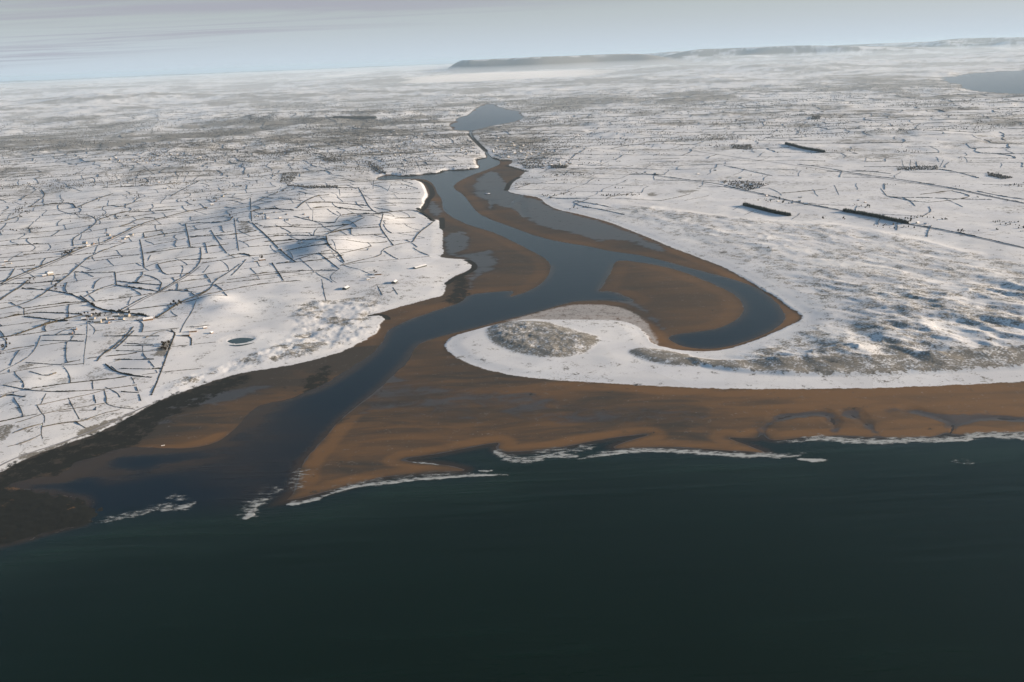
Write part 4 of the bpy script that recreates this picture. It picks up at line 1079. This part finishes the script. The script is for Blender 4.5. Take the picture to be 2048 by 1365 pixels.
def net(cell_u, cell_v, ang, seed, d0, d1, amp, keep_fn, step, w, h):
    """an irregular patchwork of field edges"""
    r = np.random.default_rng(seed)
    Vs, Fs, off = [], [], 0
    ca, sa = math.cos(ang), math.sin(ang)
    half = d1
    P0, P1 = [], []
    vs_ = np.arange(-half, half, cell_v)
    for kv, v in enumerate(vs_):
        us = np.arange(-half, half, cell_u) + r.random() * cell_u
        us = us + (r.random(len(us)) - 0.5) * cell_u * 0.6
        P0.append(np.column_stack([us[:-1], np.full(len(us) - 1, v)])); P1.append(np.column_stack([us[1:], np.full(len(us) - 1, v)]))
        P0.append(np.column_stack([us, np.full(len(us), v)])); P1.append(np.column_stack([us + (r.random(len(us)) - 0.5) * cell_u * 0.25, np.full(len(us), v + cell_v)]))
    P0, P1 = np.concatenate(P0), np.concatenate(P1)
    rot = lambda P: np.column_stack([P[:, 0] * ca - P[:, 1] * sa, P[:, 0] * sa + P[:, 1] * ca + (d0 + d1) / 2])
    mid = rot((P0 + P1) / 2)
    dm_, am = np.hypot(*mid.T), np.abs(np.arctan2(mid[:, 0], mid[:, 1]))
    k = (dm_ > d0) & (dm_ < d1) & (am < math.radians(33)) & (r.random(len(mid)) < keep_fn(mid[:, 0], mid[:, 1]))
    P0, P1 = P0[k], P1[k]
    n = max(2, int(max(cell_u, cell_v) / step))
    t_ = np.linspace(0, 1, n)
    pts = P0[:, None] * (1 - t_)[None, :, None] + P1[:, None] * t_[None, :, None]
    sh = pts.shape
    pts = rot(pts.reshape(-1, 2))
    pts = pts + np.column_stack([fbm(pts[:, 0] / 420, pts[:, 1] / 420, seed, 3) - 0.5, fbm(pts[:, 0] / 420, pts[:, 1] / 420, seed + 9, 3) - 0.5]) * amp
    good = (ok_far(pts[:, 0], pts[:, 1]) & (samp(HED_D, pts[:, 0], pts[:, 1]) > 5) & (samp(SD_POND, pts[:, 0], pts[:, 1]) < -29)).reshape(sh[:2])
    good &= good.mean(1, keepdims=True) > 0.5
    z = samp(HT, pts[:, 0], pts[:, 1])
    pts = pts.reshape(sh)
    z = z.reshape(sh[:2])
    tan = np.gradient(pts, axis=1); tan /= np.maximum(np.linalg.norm(tan, axis=2, keepdims=True), 1e-6)
    nor = np.stack([-tan[..., 1], tan[..., 0]], 2)
    ww = w * (0.4 + 0.8 * r.random(sh[:2])); bush = r.random((sh[0], 1)) < 0.35
    hh = h * (0.25 + 0.8 * r.random(sh[:2]) + bush * 1.0 * r.random(sh[:2]))
    A = np.concatenate([pts - nor * ww[..., None], (z - 0.5)[..., None]], 2)
    B = np.concatenate([pts + (r.random(sh) - 0.5) * w * 0.6, (z + hh)[..., None]], 2)
    C_ = np.concatenate([pts + nor * ww[..., None], (z - 0.5)[..., None]], 2)
    V = np.stack([A, B, C_], 2).reshape(-1, 3)
    e = np.arange(sh[0])[:, None] * n + np.arange(n - 1)[None]
    e = e[good[:, 1:] & good[:, :-1] & (r.random((sh[0], n - 1)) > 0.006)]
    F = np.concatenate([np.stack([3 * e, 3 * e + 1, 3 * e + 4, 3 * e + 3], 1), np.stack([3 * e + 1, 3 * e + 2, 3 * e + 5, 3 * e + 4], 1)])
    return V, F


def keep_near(side):
    def fn(x, y):
        t_ = samp(T_IN.astype(np.float32), x, y)
        e = sstep(x, 250, 900)
        d = np.hypot(x, y)
        k = np.where(t_ > 0.5, 1.0 * (samp(SD_W, x, y) > 60) * (samp(OPEN_IN.astype(np.float32), x, y) < 0.5), np.where(e > 0.5, 0.22 + 0.40 * sstep(d, 3500, 6500), 0.85)) * (0.75 + 0.5 * sstep(fbm(x / 700, y / 700, 7, 3), 0.3, 0.6))
        k = np.maximum(k, 0.95 * (t_ > 0.5) * (k > 0.3))
        return k * ((x * side + 60) > 0)
    return fn


parts = [net(120, 150, 0.42, 11, 1700, 5200, 150, keep_near(-1), 5, 1.2, 1.25), net(170, 200, -0.42, 14, 2300, 5200, 150, keep_near(1), 6, 1.0, 1.6),
    net(160, 230, 0.35, 12, 5200, 8500, 220, keep_near(-1), 10, 1.4, 2.2), net(190, 250, -0.35, 15, 5200, 8500, 220, keep_near(1), 10, 1.4, 2.2),
    net(270, 420, 0.25, 13, 8500, 15000, 350, lambda x, y: 0.65 * (x < 0), 22, 2.4, 3.2), net(270, 420, -0.28, 16, 8500, 15000, 350, lambda x, y: 0.65 * (x >= 0), 22, 2.4, 3.2)]
v, f = parts[0]
used_ = np.zeros(len(v), bool); used_[f.ravel()] = True
o = obj('small_hedgerows', mesh_np('small_hedgerows', v[used_], (np.cumsum(used_) - 1)[f], M_HEDGE, False))
tag(o, 'dense net of small dark hedgerows over the left hand fields', 'hedges', kind='stuff')
v, f = join(parts[1:])
used_ = np.zeros(len(v), bool); used_[f.ravel()] = True
o = obj('distant_hedgerows', mesh_np('distant_hedgerows', v[used_], (np.cumsum(used_) - 1)[f], M_FAR, False))
tag(o, 'fine grey net of far hedgerows over the snowy plain', 'hedges', kind='stuff')

# scattered far trees and thickets
r_ = np.random.default_rng(77)
nT = 105000
dT = 2600 * (16000 / 2600) ** (r_.random(nT))
aT = np.radians((r_.random(nT) - 0.5) * 66)
xT, yT = dT * np.sin(aT), dT * np.cos(aT)
cl = fbm(xT / 230, yT / 130, 61, 4, 0.6) + 0.55 * (fbm(xT / 900, yT / 700, 63, 3) - 0.5)
tin = samp(T_IN.astype(np.float32), xT, yT)
thr = 0.64 - 0.06 * sstep(dT, 4500, 9000) + 0.06 * sstep(xT, 250, 1200) * (dT < 6500) + np.where(tin > 0.5, 0.5, 0)
thr = thr + 0.14 * sstep(xT, 250, 700) * (dT < 5200)
cc = ground0([(730, 262)])[0]
thr = thr - 0.09 * np.exp(-((xT - cc[0]) / 1500) ** 2 - ((yT - cc[1]) / 2600) ** 2)
for poly, n, where in TOWNS:
    w = onto(poly); cx = w[:, :2].mean(0); rr = np.maximum(np.ptp(w[:, :2], axis=0) * 0.5, 1)
    thr = thr - 0.16 * np.exp(-((xT - cx[0]) / rr[0]) ** 2 - ((yT - cx[1]) / rr[1]) ** 2)
WOODS = [Q2((350, 250), (720, 200), (1020, 215), (1000, 245), (800, 265), (420, 270)), Q2((160, 400), (400, 350), (640, 305), (680, 300), (500, 370), (300, 400)), Q2((800, 370), (870, 330), (940, 355), (1070, 330), (1070, 350), (900, 385)), Q2((780, 600), (850, 590), (1200, 670), (1360, 690), (1350, 720), (1000, 690)),
    Q1((1120, 790), (1250, 720), (1400, 750), (1680, 750), (1700, 810), (1500, 830)), Q1((220, 735), (560, 655), (820, 645), (560, 690)), C3((0, 810), (200, 790), (400, 790), (400, 820), (0, 835)), C3((330, 850), (450, 850), (460, 880), (340, 870)), C3((560, 1080), (420, 1060), (250, 1060), (430, 1120)), Q2((1350, 690), (1420, 720), (1500, 790), (1440, 800), (1340, 730)), Q2((700, 880), (870, 890), (1100, 890), (1110, 905), (900, 915), (700, 890)),
    Q2((500, 640), (620, 600), (780, 595), (700, 650)), Q2((980, 680), (1050, 660), (1160, 690), (1020, 700)), Q2((660, 790), (800, 780), (720, 880), (640, 860)), C3((1300, 980), (1540, 970), (1540, 995), (1310, 1000)), C3((1830, 1010), (1990, 1040), (1920, 1050), (1840, 1030)), C3((810, 680), (860, 680), (850, 700), (800, 700)), C6((120, 20), (280, 0), (300, 50), (180, 70)), C6((340, 40), (470, 40), (450, 60), (350, 60))]
wood = np.zeros((NR, NC), bool)
for pxs in WOODS: wood |= inside(onto(chaikin(pxs, True, 1))[:, :2])
wood_f = wood.astype(np.float32)
dense = samp(wood_f, xT, yT) > 0.5
kT = (ok_far(xT, yT)) & ((cl > thr) | dense)
xT, yT, dT = xT[kT], yT[kT], dT[kT]
ex = []
for pxs in WOODS:
    q = onto(in_px(pxs, 260)); ex.append(q[:, :2])
ex = np.concatenate(ex); ex = ex[ok_far(ex[:, 0], ex[:, 1])]
q_ = r_.normal(size=(42000, 2)) * np.array([1500, 2300]) + cc
m_ = (fbm(q_[:, 0] / 260, q_[:, 1] / 330, 64, 4, 0.6) > 0.56) & ok_far(q_[:, 0], q_[:, 1]) & (np.abs(np.arctan2(q_[:, 0], q_[:, 1])) < 0.6) & (q_[:, 1] > 4300)
ex = np.concatenate([ex, q_[m_]])
xT, yT = np.concatenate([xT, ex[:, 0]]), np.concatenate([yT, ex[:, 1]])
dT = np.hypot(xT, yT)
lim = 80000
if len(xT) > lim:
    kk = r_.permutation(len(xT))[:lim]; xT, yT, dT = xT[kk], yT[kk], dT[kk]
n = len(xT)
zT = samp(HT, xT, yT)
sz = (1.2 + 2.0 * r_.random(n)) * (1 + 0.5 * sstep(dT, 5000, 12000))
oct_ = np.array([(1, 0, 0.9), (0, 1, 1.0), (-1, 0, 0.8), (0, -1, 0.95), (0, 0, 2.1), (0.1, 0, -0.3)])
V = oct_[None] * sz[:, None, None] * (0.65 + 0.7 * r_.random((n, 6, 3)))
V = V + np.stack([xT, yT, zT], 1)[:, None]
f0 = np.array([(0, 1, 4), (1, 2, 4), (2, 3, 4), (3, 0, 4), (1, 0, 5), (2, 1, 5), (3, 2, 5), (0, 3, 5)])
F = (np.arange(n)[:, None, None] * 6 + f0[None]).reshape(-1, 3)
o = obj('distant_trees', mesh_np('distant_trees', V.reshape(-1, 3), F, M_FAR, False))
tag(o, 'grey mass of far bare trees and thickets over the snowy plain', 'trees', kind='stuff')

# ------------------------------------------------------------------ roads
M_ROAD = simple('slushy_road', (0.30, 0.30, 0.31), 0.7, 0.25, 0.05)
ROADS = [(C7((-560, 95), (0, 185), (250, 236), (500, 296), (700, 331), (820, 356), (1250, 441), (1560, 496), (2048, 606), (2500, 700)), 6, 'straight grey road crossing the snowy plain at the right'),
    (C7((-200, -60), (130, -10), (500, 38), (900, 103), (1300, 158), (1600, 206), (1800, 250), (2048, 300), (2400, 370)), 9, 'wide grey road behind the open fields at the right'),
    (C4((0, 862), (100, 812), (240, 757), (390, 692), (520, 632), (640, 592), (720, 568), (860, 500), (960, 450), (1080, 412), (1250, 370), (1420, 335), (1600, 300), (1720, 250)), 6, 'tree lined grey road slanting up through the left fields'),
    (C4((830, 1040), (900, 1000), (1000, 942), (1090, 905), (1150, 870), (1230, 822), (1300, 782), (1370, 725)), 4, 'narrow lane climbing from the hamlet'),
    (L1((-60, 945), (60, 880), (180, 835), (330, 790), (500, 725), (660, 655), (800, 588), (880, 555)), 4, 'shore track along the snowy bank at the lower left')]
for pl, w, lab in ROADS:
    g = onto(chaikin(pl, False, 2))
    p, L = resample(g, 8)
    tan = np.gradient(p, axis=0); tan /= np.hypot(*tan.T)[:, None]; nor = np.stack([-tan[:, 1], tan[:, 0]], 1)
    V = []
    for s_ in (-1, 0, 1):
        q = p + nor * s_ * w / 2
        V.append(np.column_stack([q, samp(HT, q[:, 0], q[:, 1]) + 0.35]))
    V = np.stack(V, 1).reshape(-1, 3)
    i = np.arange(len(p) - 1) * 3
    F = np.concatenate([np.stack([i + k, i + k + 1, i + k + 4, i + k + 3], 1) for k in (0, 1)])
    tag(obj('road', mesh_np('road', V, F, M_ROAD)), lab, 'road', kind='structure')

# ------------------------------------------------------------------ surf
MF, nt, b = new_mat('sea_foam')
P = pos(nt)
e = attr(nt, 'edge')
nf = Noise(nt, Scale3(nt, P, (0.07, 0.16, 0.1), 0.05), 1.0, 6.0, 0.65)
cov = Mth(nt, 'MULTIPLY', Smooth(nt, Mth(nt, 'ADD', e, Mth(nt, 'MULTIPLY_ADD', nf, 2.6, -1.3)), 0.2, 1.0), 0.92)
b.inputs['Base Color'].default_value = (0.50, 0.53, 0.53, 1)
b.inputs['Roughness'].default_value = 0.8
nt.links.new(cov, b.inputs['Alpha'])
FOAM = [([(572, 1010), (592, 1008), (625, 1000), (645, 995)], 7, 0.95), ([(636, 995), (690, 979), (740, 968), (800, 963), (850, 958), (900, 954), (950, 951), (1010, 952), (1017, 952)], 6, 0.9), ([(650, 985), (720, 966), (800, 957), (880, 952), (940, 946)], 12, 0.42),
    ([(992, 897), (1005, 910), (1019, 920), (1045, 922), (1085, 914), (1112, 910), (1140, 918)], 11, 0.72), ([(1060, 908), (1110, 902), (1150, 897), (1190, 888)], 13, 0.45), ([(1118, 906), (1140, 914), (1160, 912)], 7, 0.8),
    ([(1155, 921), (1190, 913), (1230, 906), (1280, 902), (1340, 901), (1400, 905), (1450, 908), (1520, 911), (1580, 912), (1615, 908)], 9, 0.85), ([(1592, 918), (1625, 921), (1657, 920)], 6, 1.0),
    ([(1553, 884), (1600, 880), (1640, 878), (1700, 882), (1750, 885), (1800, 882), (1850, 881), (1900, 880), (1922, 874), (1960, 870), (2048, 874), (2300, 878)], 9, 0.82), ([(1920, 868), (1980, 865), (2048, 867), (2200, 866)], 6, 0.6),
    ([(485, 1040), (497, 1024), (508, 1010), (525, 994)], 15, 0.62), ([(484, 1040), (494, 1034), (508, 1026)], 7, 0.95), ([(520, 1000), (540, 982), (556, 972)], 14, 0.34), ([(190, 1046), (250, 1034), (290, 1026), (330, 1012), (360, 1006)], 11, 0.52), ([(318, 1018), (350, 1018), (375, 1014), (395, 1006)], 11, 0.66), ([(330, 997), (350, 990), (372, 1002)], 7, 0.5),
    ([(955, 942), (972, 944), (986, 940)], 5, 0.75), ([(824, 925), (850, 927), (880, 930)], 3, 0.7), ([(600, 935), (592, 960), (590, 985)], 14, 0.36), ([(1910, 918), (1930, 925), (1948, 924)], 8, 0.35)]
Vs, Fs, Es = [], [], []
off = 0
for pl, wpx, st in FOAM:
    g = ground0(chaikin(pl, False, 2))
    p, L = resample(np.column_stack([g, g[:, 0] * 0]), 3.0)
    d = np.hypot(p[:, 0], p[:, 1]).mean()
    wid = wpx * (d * d / CAM_Z / FPX) * 1.05
    tan = np.gradient(p, axis=0); tan /= np.hypot(*tan.T)[:, None]; nor = np.stack([-tan[:, 1], tan[:, 0]], 1)
    s = np.linspace(0, 1, len(p)); taper = np.minimum(1, np.minimum(s, 1 - s) * 7 + 0.05)
    wob = (fbm(p[:, 0] / 40, p[:, 1] / 40, 15, 3) - 0.5) * wid * 0.9
    for k, (u, ev, zz) in enumerate(((-1.3, 0.0, 0.10), (-0.55, 1.0, 0.5), (0.3, 0.8, 0.35), (1.5, 0.0, 0.10))):
        q = p + nor * (u * wid * 0.6 * (0.6 + 0.8 * fbm(p[:, 0] / 15, p[:, 1] / 15, 16 + k, 2)) * (0.35 + 0.65 * taper) + wob)[:, None]
        Vs.append(np.column_stack([q, np.maximum(zz, samp(HT, q[:, 0], q[:, 1]) + 0.12)])); Es.append(np.full(len(p), ev * st) * (0.4 + 0.6 * taper))
    i = np.arange(len(p) - 1)
    m = len(p)
    for k in range(3): Fs.append(np.stack([off + k * m + i, off + k * m + i + 1, off + (k + 1) * m + i + 1, off + (k + 1) * m + i], 1))
    off += 4 * m
o = obj('surf_foam', mesh_np('surf_foam', np.concatenate(Vs), np.concatenate(Fs), MF, True, dict(edge=np.concatenate(Es))))
tag(o, 'broken white surf along the edge of the brown beach', 'surf', kind='stuff')

# small things on the flats
def islet():
    bmv, bmf = [], []
    g = ground0([(975, 389)])[0]
    r = np.random.default_rng(4)
    V = []
    for e_, (z, ra) in enumerate(((-0.6, 1.1), (0.5, 1.0), (2.2, 0.8), (3.6, 0.5), (4.2, 0.15))):
        t_ = np.arange(12) / 12 * 6.283
        V.append(np.column_stack([np.cos(t_) * 15 * ra * (0.8 + 0.4 * r.random(12)), np.sin(t_) * 13 * ra * (0.8 + 0.4 * r.random(12)), np.full(12, z) + r.random(12) * 0.5]))
    V = np.concatenate(V)
    F = np.array([(e_ * 12 + j, e_ * 12 + (j + 1) % 12, (e_ + 1) * 12 + (j + 1) % 12, (e_ + 1) * 12 + j) for e_ in range(4) for j in range(12)])
    rt = bpy.data.objects.new('rock_islet', None); COL.objects.link(rt); rt.location = (g[0], g[1], 0.3)
    obj('rock', mesh_np('rock', V[:36], F[:24], simple('dark_rock', (0.025, 0.025, 0.022))), rt)
    obj('snow_cap', mesh_np('snow_cap', V[24:], F[24:] - 24, M_ROOF), rt)
    tag(rt, 'tiny dark rock islet with a snow cap on the upper sandbank', 'rock')


islet()


def dinghy(px):
    g = ground0([px])[0]
    L, Wd = 5.5, 2.0
    st = np.linspace(-1, 1, 9)
    prof = np.array([(0, -0.15), (0.55, 0.0), (0.9, 0.35), (1.0, 0.75)])
    V = []
    for s in st:
        half = Wd / 2 * (1 - max(0, s) ** 2.2) * (0.85 if s < -0.9 else 1)
        ring_ = [(-half * a, z + 0.3 * max(0, s) ** 2) for a, z in prof[::-1]] + [(half * a, z + 0.3 * max(0, s) ** 2) for a, z in prof[1:]]
        V += [(s * L / 2, y, z) for y, z in ring_]
    k = 7
    F = [(i * k + j, i * k + j + 1, (i + 1) * k + j + 1, (i + 1) * k + j) for i in range(8) for j in range(k - 1)]
    rt = bpy.data.objects.new('small_boat', None); COL.objects.link(rt); rt.location = (g[0], g[1], 0.02); rt.rotation_euler = (0, 0, 0.5)
    wm = simple('white_hull', (0.8, 0.8, 0.78), 0.4, 0.05)
    obj('hull', mesh_np('hull', V, F, wm), rt)
    for x in (-1.4, 0.5):
        v, f = box(x - 0.15, x + 0.15, -0.85, 0.85, 0.5, 0.56)
        obj('thwart', mesh_np('thwart', v, f, wm, False), rt)
    tag(rt, 'tiny white boat on the brown shallows off the left shore', 'boat')


dinghy((326, 892))

# ------------------------------------------------------------------ fog bank and haze
MFOG = bpy.data.materials.new('fog'); MFOG.use_nodes = True
ft = MFOG.node_tree; ft.nodes.clear()
pv_ = N(ft, 'ShaderNodeVolumePrincipled'); pv_.inputs['Color'].default_value = (0.97, 0.98, 1.0, 1); pv_.inputs['Density'].default_value = 8.0e-4
out = N(ft, 'ShaderNodeOutputMaterial'); ft.links.new(pv_.outputs[0], out.inputs['Volume'])


def fog_bank(px, rx, ry, top, label, at=None):
    g = ground0([px])[0] if at is None else at
    V, F = [], []
    nu, nv = 40, 12
    for i in range(nv + 1):
        ph = math.pi * i / nv
        for j in range(nu):
            th = 2 * math.pi * j / nu
            k = 1 + 0.12 * math.sin(3 * th + 1) + 0.08 * math.sin(5 * th)
            V.append((g[0] + math.sin(ph) * math.cos(th) * rx * k, g[1] + math.sin(ph) * math.sin(th) * ry * k, 30 + math.cos(ph) * top))
    F = [((i + 1) * nu + j, (i + 1) * nu + (j + 1) % nu, i * nu + (j + 1) % nu, i * nu + j) for i in range(nv) for j in range(nu)]
    return tag(obj('fog_bank', mesh_np('fog_bank', V, F, MFOG)), label, 'fog', kind='stuff')


fog_bank((1000, 158), 3600, 4200, 150, 'pale bank of fog lying before the flat topped mountain')
fog_bank((760, 152), 3800, 4500, 130, 'thin pale fog left of the flat topped mountain')
MFOG2 = MFOG.copy(); MFOG2.name = 'far_mist'
[n_ for n_ in MFOG2.node_tree.nodes if n_.type == 'PRINCIPLED_VOLUME'][0].inputs['Density'].default_value = 6.0e-5
[n_ for n_ in MFOG2.node_tree.nodes if n_.type == 'PRINCIPLED_VOLUME'][0].inputs['Color'].default_value = (0.80, 0.89, 1.0, 1)
fb = fog_bank(None, 62000, 51500, 330, 'wide low winter mist over the furthest country', (0.0, 58000.0))
fb.data.materials[0] = MFOG2

MH = bpy.data.materials.new('haze'); MH.use_nodes = True
ht = MH.node_tree; ht.nodes.clear()
pv_ = N(ht, 'ShaderNodeVolumePrincipled'); pv_.inputs['Color'].default_value = (0.60, 0.80, 1.0, 1); pv_.inputs['Density'].default_value = HAZE_DENSITY
pv_.inputs['Anisotropy'].default_value = 0.1
out = N(ht, 'ShaderNodeOutputMaterial'); ht.links.new(pv_.outputs[0], out.inputs['Volume'])
top = max(float(HT.max()), CAM_Z) + 60
v, f = box(-130000, 130000, -4000, DD[-1] + 2000, -8.0, top)
tag(obj('haze', mesh_np('haze', v, f, MH, False)), 'thin pale winter haze over the whole country', 'haze', kind='stuff')
